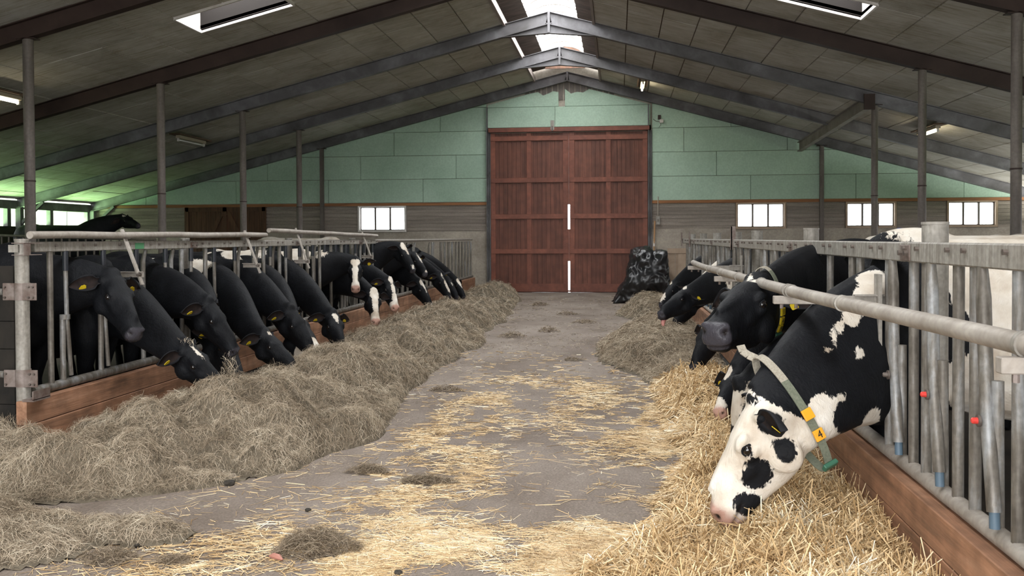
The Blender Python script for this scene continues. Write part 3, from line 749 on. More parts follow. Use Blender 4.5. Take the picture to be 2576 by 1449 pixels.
def cow(label, side, by, A, B, hint, off=.22, sc=1.0, vox=.02, hp=(), bp=(), wp=(), pink=0., white_head=False, ears=(1, 1), tags=(1, 1), tagface=None, mouth=False,
        eyesc=1.0, droop=(0, 0), cat='cow', neckup=0.0, front=False, hg=1.0, nh=(.36, .128), pz=1.01, p1k=.38, dec=1.0, horn=False, coll=None, body=True, group=None, xs=None, heading=None, zf=.0, tuft=1.0, p2k=.26):
    fx = -3.97 if side > 0 else 1.30
    hd = Vector(heading) if heading else Vector((side, 0, 0)); lat = Vector((0, 0, 1)).cross(hd)
    base = Vector((fx-side*off, by, zf)) if xs is None else Vector((xs, by, zf))
    def Bl(s, y, z): return base-hd*s*sc+lat*y*sc+Vector((0, 0, z*sc))
    A = Vector(A); B = Vector(B); L = (B-A).length; hs = L/.597
    d = (B-A).normalized(); h = Vector(hint); h = (h-d*h.dot(d)).normalized(); al = math.atan2(.110, .588)
    fwd = (d*math.cos(al)+h*math.sin(al)).normalized(); hu = (h*math.cos(al)-d*math.sin(al)).normalized(); hl = hu.cross(fwd)
    def Hl(x, y, z): return A+(fwd*x+hl*y*hg+hu*z*hg)*hs
    root = thing('cow', label, cat, (base.x-side*.7*sc if not heading else base.x-hd.x*.7*sc, base.y-hd.y*.7*sc, zf), group)
    mb = MB()
    # trunk: s back, z centre, half height, half width
    T = [(.10, .99, .22, .10), (.04, .99, .33, .17), (-.0, .99, .355, .20), (.12, .985, .385, .245), (.3, .97, .41, .285), (.55, .95, .43, .325), (.8, .95, .435, .345), (1.05, .97, .42, .335), (1.3, 1.02, .375, .30), (1.48, 1.06, .33, .265), (1.6, 1.08, .28, .21), (1.68, 1.09, .2, .12)]
    T[0] = (-.06, .99, .25, .11); T[1] = (-.03, .99, .32, .16)
    loft(mb, [(Bl(s, 0, z), lat, Vector((0, 0, 1)), w*sc, hh*sc, .0) for s, z, hh, w in T])
    mb.ell(Bl(.13, 0, 1.33), (.22*sc, .07*sc, .09*sc), (hd, lat, Vector((0, 0, 1))))
    mb.ell(Bl(1.35, 0, 1.33), (.22*sc, .16*sc, .09*sc), (hd, lat, Vector((0, 0, 1))))
    for sg in (-1, 1):
        mb.ell(Bl(1.28, .2*sg, 1.3), (.09*sc, .07*sc, .07*sc), (hd, lat, Vector((0, 0, 1))))
        mb.tube([Bl(.10, .13*sg, .92), Bl(.06, .15*sg, .70), Bl(.10, .13*sg, .42), Bl(.10, .13*sg, .36), Bl(.11, .13*sg, .14), Bl(.09, .13*sg, .07), Bl(.07, .13*sg, .005)], [x*sc for x in (.13, .095, .055, .054, .036, .046, .054)], 12)
        mb.tube([Bl(1.35, .16*sg, 1.0), Bl(1.25, .2*sg, .72), Bl(1.5, .18*sg, .50), Bl(1.55, .17*sg, .44), Bl(1.50, .17*sg, .24), Bl(1.48, .17*sg, .08), Bl(1.45, .17*sg, .005)], [x*sc for x in (.2, .14, .065, .058, .038, .046, .054)], 12)
        mb.ell(Bl(1.2, .07*sg, .58), (.15*sc, .1*sc, .12*sc))
    mb.tube([Bl(1.66, 0, 1.3), Bl(1.75, 0, 1.2), Bl(1.77, 0, .9), Bl(1.75, 0, .6), Bl(1.74, 0, .5), Bl(1.74, 0, .38)], [x*sc for x in (.03, .024, .02, .02, .04, .02)], 8)
    # neck: from inside the chest to the back of the skull
    P0 = Bl(.22, 0, pz); P3 = Hl(.03, 0, -.125); dr = (P3-P0).normalized()
    P1 = P0+(hd*.75+Vector((0, 0, .18+neckup))).normalized()*(P3-P0).length*p1k
    P2 = P3-(fwd*.55-hu*.0+dr*.75).normalized()*(P3-P0).length*p2k
    def bez(t): return P0*(1-t)**3+P1*3*t*(1-t)**2+P2*3*t*t*(1-t)+P3*t**3
    def dbz(t): return ((P1-P0)*3*(1-t)**2+(P2-P1)*6*t*(1-t)+(P3-P2)*3*t*t).normalized()
    nk = []
    for i in range(15):
        t = i/14; c = bez(t); tg = dbz(t)
        vv = Vector((0, 0, 1))*(1-t)+hu*t*.9+Vector((0, 0, .25)); vv = (vv-tg*vv.dot(tg)).normalized(); uu = vv.cross(tg)
        hh = (nh[0]*(1-t)**1.2+nh[1]*(1-(1-t)**1.2))*sc; ww = (.215*(1-t)**1.3+.080*(1-(1-t)**1.3))*sc
        nk.append((c, uu, vv, ww, hh, -.1))
    loft(mb, nk)
    # skull
    hm = MB(); loft(hm, [(Hl(x, 0, (a+b_)/2), hl, hu, w*hs*hg, (a-b_)/2*hs*hg, tp) for x, a, b_, w, tp in HEAD], 24)
    mb.add(hm.v, hm.f)
    ax = (fwd, hl, hu)
    def E(c, r): mb.ell(Hl(*c), (r[0]*hs, r[1]*hs*hg, r[2]*hs*hg), ax)
    E((-.005, 0, -.005), (.055*tuft, .065, .03*tuft))                       # poll bump
    for sg in (-1, 1):
        E((.195, .086*sg, -.034), (.055, .028, .024))                        # brow
        E((.215, .092*sg, -.085), (.045, .022, .028))                       # lower lid
        E((.28, .062*sg, -.10), (.09, .028, .04))                           # cheek bone
        E((.16, .075*sg, -.20), (.085, .036, .075))                         # jaw muscle
        E((.548, .048*sg, -.068), (.030, .026, .026))                       # nostril wing
        E((.50, .046*sg, -.120), (.05, .028, .035))                         # upper lip
        E((.05, .085*sg, -.055), (.035, .035, .035))                        # ear root
    E((.505, 0, -.172), (.052, .046, .026)); E((.27, 0, -.012), (.24, .045, .016))
    tmp = mesh_of(mb, 'tmp'); ob = bpy.data.objects.new('tmp', tmp); COL.objects.link(ob)
    rm = ob.modifiers.new('r', 'REMESH'); rm.mode = 'VOXEL'; rm.voxel_size = vox; rm.use_smooth_shade = True
    sm = ob.modifiers.new('s', 'SMOOTH'); sm.iterations = 3; sm.factor = .5
    bpy.context.view_layer.update(); dg = bpy.context.evaluated_depsgraph_get()
    me = bpy.data.meshes.new_from_object(ob.evaluated_get(dg)); bpy.data.objects.remove(ob); bpy.data.meshes.remove(tmp)
    me.name = 'body'; n = len(me.vertices); co = np.empty(n*3); me.vertices.foreach_get('co', co); co = co.reshape(-1, 3)
    # local head coordinates of every vertex
    Mh = np.array([list(fwd), list(hl), list(hu)]); hc = (co-np.array(A)) @ Mh.T/hs/np.array([1, hg, hg])
    Mb = np.array([list(-hd), list(lat), [0, 0, 1]]); bc = (co-np.array(base)) @ Mb.T/sc
    nrm = np.empty(n*3); me.vertices.foreach_get('normal', nrm) if hasattr(me.vertices, 'foreach_get') else None; nrm = nrm.reshape(-1, 3)
    dark = np.zeros(n); disp = np.zeros(n)
    def g(c, r, p): q = ((p-np.array(c))/np.array(r)); return np.exp(-(q**2).sum(1))
    for sg in (-1, 1):
        w = g((.572, .053*sg, -.082), (.024, .026, .019), hc); disp -= w*.024*hs; dark = np.maximum(dark, np.clip(w*2.6-.9, 0, 1))
        w = g((.215, .112*sg, -.062), (.024, .03, .013), hc); disp -= w*.012*hs; dark = np.maximum(dark, np.clip(w*1.2, 0, 1)*.8)
    # mouth line
    zm = -.150-.03*np.clip((.56-hc[:, 0])/.14, 0, 1)**2*0-.0; ml = np.exp(-((hc[:, 2]+.148)/.007)**2)*(hc[:, 0] > .45)*(hc[:, 0] < .6)
    disp -= ml*.010*hs; dark = np.maximum(dark, ml*.7)
    co2 = co+nrm*disp[:, None]
    # coat: positive = white
    v = np.full(n, .5 if white_head else -.5)
    if white_head: v = np.where(hc[:, 0] > -.02, .3, -.3); v = np.clip((hc[:, 0]+.03)*1.0, -.3, .3); v = np.where((np.abs(hc[:, 1]) < .25) & (hc[:, 2] > -.5) & (hc[:, 2] < .2) & (hc[:, 0] < .7), v, -.3)
    def paint(lst, cc, scl):
        nonlocal v
        for k, c, r in lst:
            r = np.array(r if hasattr(r, '__len__') else (r,)*3); q = np.sqrt((((cc-np.array(c))/r)**2).sum(1)); s = (1-q)*r.min()*scl
            v = np.maximum(v, s) if k == 'w' else np.minimum(v, -s)
    paint(bp, bc, sc); paint(wp, co, 1); paint(hp, hc, hs)
    nose = np.clip((hc[:, 0]-(.540 if pink <= .3 else .515))/.015, 0, 1)*(np.abs(hc[:, 1]) < .12)*(hc[:, 2] < .03)*(hc[:, 2] > -.16)*(hc[:, 0] < .7)
    nose = np.where(hc[:, 2] < -.10, nose*np.clip((hc[:, 0]-.53)/.02, 0, 1), nose)
    if pink > .3: nose = np.maximum(nose, np.clip((hc[:, 0]-.50)/.04, 0, 1)*(hc[:, 0] < .7)*(np.abs(hc[:, 1]) < .12)*(hc[:, 2] > -.25)*.85*(hc[:, 2] < .05))
    org = ORG[root.name]
    me.vertices.foreach_set('co', (co2-np.array(org)).ravel()); me.update()
    for nm, arr in (('coat', v), ('nose', nose), ('dark', dark), ('pink', np.full(n, pink))):
        at = me.attributes.new(nm, 'FLOAT', 'POINT'); at.data.foreach_set('value', arr.astype(np.float32))
    me.materials.clear(); me.materials.append(M['coat'])
    me.polygons.foreach_set('use_smooth', [True]*len(me.polygons))
    bo = link('body', me, root, org)
    # eyes
    for sg in (-1, 1):
        eb = MB(); eb.ell(Hl(.213, .098*sg, -.064), tuple(q*hs*eyesc for q in (.025, .020, .021)), ax, 14, 10)
        eo = obj('eye', eb, M['eye'], root, smooth=True)
        if eyesc > 1.05:
            ew = MB(); ew.ell(Hl(.198, .0955*sg, -.060), tuple(q*hs*eyesc for q in (.012, .0175, .012)), ax, 12, 8); obj('eye_white', ew, M['eye_white'], eo, smooth=True)
        ring = [Hl(.213+.028*math.cos(t), (.107-.012*abs(math.cos(t)))*sg, -.063+.0185*math.sin(t)) for t in [2*math.pi*k/12 for k in range(13)]]
        obj('eyelid', MB().tube(ring, .0055*hs, 6), M['ear'], root, smooth=True)
    # ears: cupped side to the front
    for k, sg in enumerate((1, -1)):
        if not ears[k]: continue
        if front: dirv = (hl*sg*.9-fwd*.22+hu*(-.14-droop[k])).normalized(); rot = frame(dirv, fwd*.8+hl*sg*.2+hu*.25+Vector((0, 0, -.2)))
        else: dirv = (hl*sg*.58-fwd*.42+hu*(-.05-droop[k])+Vector((0, 0, -.42))).normalized(); rot = frame(dirv, hl*sg*.8+fwd*.35+hu*.1)
        eo = place('ear', ear_mesh(round(sc*1.02, 2)), root, Hl(.045, .098*sg, -.055), rot)
        if tags[k]:
            tp = Hl(.045, .098*sg, -.055)+dirv*.085*sc+rot.col[2]*.002
            fdir = Vector(tagface) if tagface else fwd
            nz_ = (rot.col[2]*(1 if front else .35)+(Vector() if front else fwd*.8)).normalized(); zz_ = Vector((0, 0, 1))*.8-dirv*.5; zz_ = (zz_-nz_*zz_.dot(nz_)).normalized(); tr = Matrix((nz_.cross(zz_), nz_, zz_)).transposed()
            place('ear_tag', tag_mesh(), eo, tp+rot.col[2]*(.004 if front else .010)-zz_*.022, tr)
    if mouth:
        obj('tongue', MB().tube([Hl(.50, 0, -.165), Hl(.56, .0, -.178), Hl(.60, .02, -.20), Hl(.615, .03, -.225)], [.03*hs, .03*hs, .026*hs, .012*hs], 10), M['horn'], root, smooth=True)
    # collar
    if coll:
        t0 = coll.get('t', .8); c, uu, vv, ww, hh, _ = nk[int(round(t0*14))]; tg = dbz(t0); til = coll.get('tilt', 0)
        cw = coll.get('w', .035); g_ = coll.get('g', 1.10)
        ax2 = (tg*math.cos(til)+vv*math.sin(til)).normalized(); v2 = (vv*math.cos(til)-tg*math.sin(til)).normalized()
        def pt(a, k, q=0): return c+coll.get('dz', 0)*vv+uu*math.cos(a)*(ww*g_+q)+v2*math.sin(a)*(hh*g_/math.cos(til)*coll.get('hk', 1)+q)+ax2*k*cw/2
        nn = 40; mbc = [MB(), MB()]; a_sw = coll.get('sw', (60, 120))
        for k in range(nn):
            a0 = 2*math.pi*k/nn; a1 = 2*math.pi*(k+1)/nn; am = math.degrees((a0+a1)/2)
            w_ = 0 if (coll.get('top0', 20) < am < 170) else 1
            vs = [pt(a0,-1), pt(a1,-1), pt(a1,1), pt(a0,1), pt(a0,-1,.005), pt(a1,-1,.005), pt(a1,1,.005), pt(a0,1,.005)]
            mbc[w_].add(vs, [(0,1,2,3),(7,6,5,4),(0,4,5,1),(1,5,6,2),(2,6,7,3),(3,7,4,0)])
        cr = thing('collar', coll['label'], 'collar', tuple(c))
        obj('strap', mbc[0], M['strap'], cr, smooth=False); obj('lower_strap', mbc[1], M['strap_green'], cr)
        a = R(coll.get('buckle', 290)); cb = pt(a, 0, .012); nb_ = (uu*math.cos(a)+v2*math.sin(a)).normalized(); tb = ax2.cross(nb_)
        bk = MB(); bk.obox(cb-ax2*.038, cb+ax2*.038, .035, .022, nb_); obj('buckle', bk, M['buckle'], cr, bevel=.004)
        for a_d, txt, mt in coll['nums']:
            a = R(a_d); p = pt(a, 0, .012); p2 = pt(a+.02, 0, .012); p1 = pt(a-.02, 0, .012)
            upd = (p2-p1).normalized(); nrmv = upd.cross(ax2).normalized()
            if nrmv.dot(p-c) < 0: nrmv = -nrmv
            bh = coll.get('bh', .038); bx = MB(); bx.obox(p-upd*bh/2, p+upd*bh/2, cw*1.25, .012, nrmv)
            bo_ = obj('number_block', bx, M[mt], cr, bevel=.002)
            if txt:
                rightv = upd.cross(nrmv).normalized(); rot = Matrix((rightv, upd, nrmv)).transposed()
                tm = text_mesh(txt, coll.get('ts', .036)); tm.materials.append(M['ink'])
                tl = p+nrmv*.0075; mt4 = rot.to_4x4(); mt4.translation = tl-ORG[bo_.name]
                to = bpy.data.objects.new('numeral', tm); COL.objects.link(to); to.parent = bo_; to.matrix_local = mt4
        if coll.get('flap'):
            f0 = pt(R(coll['flap']), 0, .004); pts = [f0, f0+tg*.005+vv*.03-uu*.02, f0-tg*.0+vv*.06-uu*.045, f0-tg*.015+vv*.09-uu*.05]
            fm = MB()
            for p_, q_ in zip(pts[:-1], pts[1:]): fm.obox(p_, q_, cw, .005, uu)
            obj('loose_end', fm, M['strap'], cr)
    # keep the bars clear of the neck where it passes the fence
    cand = [bez(t/40) for t in range(41)]; cr_ = min(cand, key=lambda p_: abs(p_.x-fx)); NECKS[side].append((cr_.y-.15*sc, cr_.y+.15*sc))
    return root

blaze = [('w', (.10, 0, .01), (.10, .06, .06)), ('w', (.24, 0, .0), (.14, .035, .05)), ('w', (.40, 0, -.02), (.14, .03, .05))]
star = [('w', (.10, 0, .01), (.06, .045, .05))]
# --- left row, facing right (side +1)
LC = []
cow('black heifer standing with raised head in the first opening left of all, looking ahead', 1, 6.35, (-3.70, 6.36, 1.265), (-3.42, 6.16, .80), (.85, -.42, .42), sc=1.03, vox=.0175, tags=(1, 1), off=.35,
    bp=[('w', (.9, -.3, 1.28), (.25, .12, .10)), ('w', (.15, -.1, .45), (.1, .2, .1))], eyesc=1.0, hp=[('w', (.30, -.02, -.30), (.03, .03, .03))], zf=.03)
cow('black cow with hay on its poll and thin white blaze, nearest grazing head on left', 1, 7.05, (-3.35, 6.79, .70), (-3.05, 6.83, .27), (.9, -.25, .55), sc=.97, vox=.0155, hp=[('w', (.09, -.005, .012), (.035, .016, .03)), ('w', (.15, -.005, .014), (.07, .014, .03))], pink=0, zf=.0)
cow('black cow with no white on its face, head lowered beyond the hay-topped one', 1, 7.75, (-3.42, 7.36, 1.00), (-3.20, 7.34, .53), (.9, -.15, .4), sc=.97, vox=.0175)
cow('black cow with hay hanging from its low dark muzzle, mostly hidden by two heads', 1, 8.38, (-3.42, 7.66, .72), (-3.19, 7.38, .23), (.9, -.1, .4), sc=.95, vox=.0225)
cow('black cow with small white forehead star, muzzle touching hay, between two all-black heads', 1, 9.0, (-3.30, 8.27, .65), (-2.97, 8.16, .26), (.85, -.2, .55), sc=.95, vox=.021, hp=[('w', (.07, -.01, .012), (.035, .022, .03))],
    bp=[('w', (.1, -.12, 1.28), (.22, .12, .10)), ('w', (.5, -.1, 1.3), (.2, .2, .14))])
cow('black cow with a bluish shine in its eye, head lowered next to the white-starred one', 1, 9.62, (-3.38, 9.18, .80), (-3.14, 9.12, .30), (.9, -.35, .45), sc=.97, vox=.021, pink=0, bp=[('w', (.02, 0, 1.33), (.14, .10, .12))])
cow('cow with white chin and pink nose just showing in hay behind black muzzles', 1, 10.22, (-3.33, 9.50, .58), (-3.05, 8.98, .22), (.9, 0, .5), sc=.93, vox=.0225, hp=[('w', (.45, 0, -.1), (.2, .2, .2)), ('w', (.2, 0, -.3), (.2, .1, .06))], pink=1)
cow('black cow with white diamond between its eyes and yellow ear tag, eating hay', 1, 10.88, (-3.32, 10.38, .66), (-3.12, 10.12, .20), (.75, -.7, .4), sc=.97, vox=.021, hp=[('w', (.10, 0, .01), (.055, .042, .05)), ('w', (.165, 0, .01), (.05, .022, .04)), ('w', (.535, .02, -.05), (.02, .02, .03))],
    bp=[('w', (.5, 0, 1.35), (.4, .3, .14))])
cow('black and white cow facing the viewer with broad white blaze and pink nose', 1, 11.95, (-3.55, 12.09, 1.24), (-3.47, 11.83, .80), (.28, -1, .55), front=True, sc=.97, vox=.021, hp=[('w', (.08, 0, .0), (.09, .075, .08)), ('w', (.22, 0, .0), (.14, .045, .06)), ('w', (.40, 0, -.02), (.14, .04, .06)), ('w', (.52, 0, -.08), (.08, .12, .12)), ('b', (.0, 0, .0), (.04, .1, .05))],
    pink=.75, mouth=False, bp=[('w', (.5, 0, 1.38), (.8, .3, .2)), ('w', (-.02, 0, .7), (.12, .1, .2))])
cow('cow with wide white forehead and black cheeks grazing just below the viewer-facing one', 1, 12.6, (-3.35, 12.30, .80), (-3.25, 12.02, .34), (.55, -.85, .4), sc=.93, vox=.0225, hp=[('w', (.08, 0, .02), (.12, .075, .08)), ('w', (.28, 0, .0), (.2, .05, .08)), ('w', (.50, 0, -.08), (.1, .12, .14)), ('w', (.3, 0, -.27), (.2, .05, .04))], pink=.9, tags=(0, 0),
    bp=[('w', (.7, 0, 1.38), (.6, .3, .2))])
cow('cow with a long white blaze and pink nose grazing, right of the wide white forehead', 1, 13.25, (-3.28, 12.92, .93), (-3.14, 12.68, .48), (.75, -.65, .4), sc=.95, vox=.0225, hp=[('w', (.04, 0, .02), (.07, .05, .06)), ('w', (.22, 0, .0), (.18, .035, .06)), ('w', (.42, 0, -.03), (.14, .05, .08)), ('w', (.52, -.03, -.1), (.09, .09, .12))], pink=1., tags=(0, 1),
    bp=[('w', (.9, 0, 1.38), (.7, .3, .2))])
cow('black cow holding its curly white forehead high above the grazing ones', 1, 14.6, (-3.52, 14.71, 1.41), (-3.31, 14.60, .95), (.8, -.55, .5), front=True, sc=1.0, vox=.026, hp=[('w', (.06, 0, .02), (.10, .07, .08)), ('w', (.16, 0, .02), (.09, .03, .05)), ('w', (.52, -.02, -.04), (.05, .03, .04))], tags=(0, 0))
cow('black cow with white face stripe and tagged ear, behind the raised curly white forehead', 1, 15.3, (-3.5, 15.59, 1.25), (-3.27, 15.36, .86), (.8, -.5, .4), front=True, sc=.95, vox=.026, hp=[('w', (.17, 0, .02), (.12, .025, .05)), ('w', (.54, 0, -.04), (.04, .03, .05))])
cow('black cow with a white forehead patch narrowing down its nose, grazing under two raised heads', 1, 15.95, (-3.42, 15.60, .79), (-3.22, 15.50, .30), (.85, -.4, .4), sc=.95, vox=.026, hp=[('w', (.08, -.02, .01), (.08, .04, .05)), ('w', (.20, -.01, .01), (.12, .02, .05)), ('w', (.55, 0, -.04), (.03, .03, .05))], tags=(0, 0))
cow('black cow with one ear pricked up and white nose stripe, far along left row', 1, 17.1, (-3.42, 17.40, .84), (-3.22, 17.30, .34), (.85, -.4, .4), sc=1.0, vox=.029, hp=[('w', (.06, 0, .01), (.05, .025, .05)), ('w', (.34, -.01, .0), (.22, .03, .06))], droop=(-.5, 0))
cow('black cow with a short white facial streak, last but one of the left row', 1, 17.9, (-3.42, 18.30, .70), (-3.22, 18.15, .28), (.85, -.4, .4), sc=.95, vox=.029, hp=[('w', (.2, -.03, .01), (.05, .02, .05))], tags=(0, 0))
cow('cow with a white triangle on its forehead, farthest of the left row', 1, 18.7, (-3.38, 19.0, .66), (-3.20, 18.85, .24), (.8, -.5, .4), sc=.95, vox=.029, hp=[('w', (.12, 0, .01), (.12, .06, .06)), ('w', (.22, 0, .01), (.08, .03, .06))], tags=(0, 0))
# --- cows behind the left fence
cow('black cow with raised head standing in the pen by the far left wall', 1, 19.8, (-11.35, 19.9, 2.08), (-10.85, 19.75, 1.80), (.35, -.5, 1), sc=1.12, vox=.034, hp=[('w', (.08, -.02, .01), (.05, .03, .05))], xs=-12.0, tags=(0, 0), neckup=.8, zf=.3)
cow('white cow standing behind the left row, only its pale back above the rail', 1, 19.2, (-5.5, 18.5, 1.05), (-5.2, 18.3, .62), (.6, -.5, .5), sc=1.10, vox=.034, xs=-6.05, tags=(0, 0), bp=[('w', (.8, 0, 1.2), (1.3, .6, .5))])
# --- right row, facing left (side -1)
cow('white-faced cow with black cheek patches and number four collar, eating straw nearest of all', -1, 4.88, (.612, 4.31, .757), (.458, 4.31, .195), (-.95, .10, .25), hg=1.18, nh=(.45, .185), pz=.88, neckup=-.2, off=.06, zf=.0, sc=1.09, vox=.0115, white_head=True, pink=.8, tags=(1, 1), p2k=.30,
    hp=[('b', (.0, .03, -.0), (.03, .04, .03)), ('b', (.135, .10, -.185), (.055, .07, .05)), ('b', (.300, .09, -.145), (.078, .07, .058)), ('b', (.225, .10, -.075), (.03, .05, .022)), ('b', (.265, .10, -.11), (.045, .05, .036)), ('b', (.452, .08, -.180), (.066, .08, .07)), ('b', (.05, .12, -.10), (.06, .06, .06)), ('b', (.13, -.11, -.12), (.1, .05, .1))],
    wp=[('w', (0.923, 4.28, 0.697), (0.085, .16, 0.09)), ('w', (1.009, 4.35, 0.731), (0.055, .16, 0.045)), ('w', (0.906, 4.28, 0.606), (0.09, .16, 0.1)), ('w', (1.003, 4.32, 0.526), (0.12, .16, 0.07)), ('w', (1.120, 4.40, 0.547), (0.1, .16, 0.06)), ('w', (1.194, 4.48, 0.603), (0.06, .16, 0.09)), ('b', (1.049, 4.38, 0.671), (0.085, .16, 0.082)), ('b', (1.097, 4.42, 0.748), (0.07, .16, 0.06)), ('b', (0.968, 4.30, 0.539), (0.028, .16, 0.03)), ('b', (1.028, 4.33, 0.567), (0.036, .16, 0.018)), ('w', (1.017, 4.43, 1.033), (0.018, .16, 0.04)), ('w', (1.054, 4.45, 1.069), (0.03, .16, 0.035)), ('w', (1.117, 4.50, 1.113), (0.05, .16, 0.05)), ('w', (1.192, 4.58, 1.203), (0.06, .16, 0.08)), ('w', (1.257, 4.65, 1.286), (0.09, .16, 0.09)), ('w', (0.972, 4.40, 0.973), (0.012, .16, 0.01)), ('w', (1.137, 4.45, 0.944), (0.022, .16, 0.026))],
    bp=[('w', (.55, 0, 1.2), (.42, .5, .34)), ('w', (1.0, 0, 1.4), (1.0, .6, .17)), ('w', (.5, 0, .75), (.35, .5, .22)), ('b', (1.15, .2, 1.05), (.25, .4, .26)), ('w', (1.5, .2, .8), (.25, .4, .3))],
    coll=dict(label='collar with orange number block 4 on the nearest straw-eating cow', t=.90, w=.042, g=1.14, hk=1.16, tilt=.22, dz=-.02, nums=[(332, '4', 'orange'), (352, '', 'orange')], buckle=292, bh=.05, ts=.05, top0=25, flap=100))
cow('cow with black poll and white face hidden behind the nearest straw-eating cow', -1, 5.62, (.67, 5.36, .66), (.73, 5.42, .12), (-1, -.1, .1), nh=(.36, .115), pz=.90, neckup=-.2, p1k=.12, off=.12, sc=1.03, vox=.015, white_head=True, pink=.6, tags=(0, 0), ears=(1, 1), p2k=.30,
    hp=[('b', (-.01, 0, 0), (.06, .13, .09)), ('b', (.2, .1, -.17), (.3, .07, .14)), ('b', (.42, 0, -.1), (.2, .15, .15))], wp=[('w', (1.22, 5.6, 1.22), (.08, .3, .10))], bp=[('w', (.9, 0, 1.35), (.5, .5, .2)), ('w', (.6, 0, .8), (.3, .5, .3))])
cow('black cow with raised head and number 149 collar, looking towards the viewer', -1, 6.42, (.80, 5.45, 1.262), (.505, 4.99, .975), (-.45, -.65, .65), hg=1.2, nh=(.40, .17), front=True, off=.15, sc=1.05, vox=.0125, hp=[('w', (.075, .03, .012), (.016, .035, .03)), ('w', (.05, -.015, .012), (.03, .012, .03))], eyesc=1.12, droop=(.35, .45), tuft=1.1, neckup=.0, p2k=.34,
    coll=dict(label='collar with three yellow number blocks 149 on the black cow with raised head', t=.95, w=.036, g=1.03, hk=1.08, tilt=-.05, nums=[(-14, '1', 'yellow'), (-29, '4', 'yellow'), (-44, '9', 'yellow')], buckle=300, bh=.045, ts=.045, top0=60))
cow('black cow with white star and pink muzzle, head down under the number 149 cow', -1, 7.3, (.86, 7.0, .53), (.72, 6.70, .20), (-.75, -.75, .3), sc=1.0, vox=.019, hp=[('w', (.10, -.02, .01), (.09, .045, .06)), ('w', (.49, .0, -.03), (.07, .07, .10))], pink=.9, tags=(1, 1))
cow('black cow with round yellow ear tag, muzzle down beyond the number 149 cow', -1, 8.5, (.86, 9.05, .68), (.72, 8.85, .22), (-.8, -.6, .35), sc=.98, vox=.021, hp=[('w', (.06, -.07, .0), (.05, .03, .05))], tags=(1, 0))
cow('black cow chewing with its pink chin above the grey hay, white fleck on its poll', -1, 10.6, (.80, 11.06, .90), (.48, 10.78, .57), (-.6, -.35, .85), sc=1.0, vox=.021, hp=[('w', (.03, .02, .012), (.035, .035, .04)), ('w', (.56, 0, -.19), (.03, .05, .03))], tags=(1, 0), mouth=True, wp=[('w', (1.28, 10.7, 1.0), (.06, .3, .12))])
cow('cow with a white crest on its neck, half hidden behind the chewing cow', -1, 12.2, (.92, 12.35, .72), (.72, 12.2, .30), (-.8, -.5, .4), sc=1.0, vox=.026, wp=[('w', (1.22, 12.2, 1.05), (.12, .3, .2)), ('w', (1.05, 12.2, .9), (.08, .3, .12))], tags=(0, 0))
cow('black cow with white blaze, farthest head of the right row beside the wrapped bale', -1, 14.4, (.86, 14.7, .80), (.66, 14.45, .40), (-.8, -.5, .4), sc=1.0, vox=.029, hp=[('w', (.05, .0, .01), (.05, .03, .05)), ('w', (.40, .0, -.02), (.12, .05, .07))], tags=(0, 0))
cow('white and black cow behind right fence, pale back below the first right window', -1, 9.5, (1.9, 9.0, 1.05), (1.65, 8.9, .62), (-.6, -.5, .5), sc=1.075, vox=.034, xs=2.5, tags=(0, 0), bp=[('w', (.3, 0, 1.4), (.5, .4, .12)), ('w', (1.3, 0, 1.3), (.5, .5, .3))])
cow('pale cow standing farther right behind the fence with the blue brush on its back', -1, 12.8, (3.0, 12.2, 1.05), (2.7, 12.0, .62), (-.6, -.5, .5), sc=1.08, vox=.034, xs=3.6, tags=(0, 0), bp=[('w', (.7, 0, 1.35), (1.2, .5, .2))])
cow('large pale cow at right edge, its back just topping the near rail', -1, 7.6, (3.3, 7.0, 1.1), (3.05, 6.9, .66), (-.6, -.5, .5), sc=1.10, vox=.034, xs=3.9, tags=(0, 0), bp=[('w', (.8, 0, 1.2), (1.3, .5, .5)), ('b', (.9, .3, .8), (.3, .3, .3))])

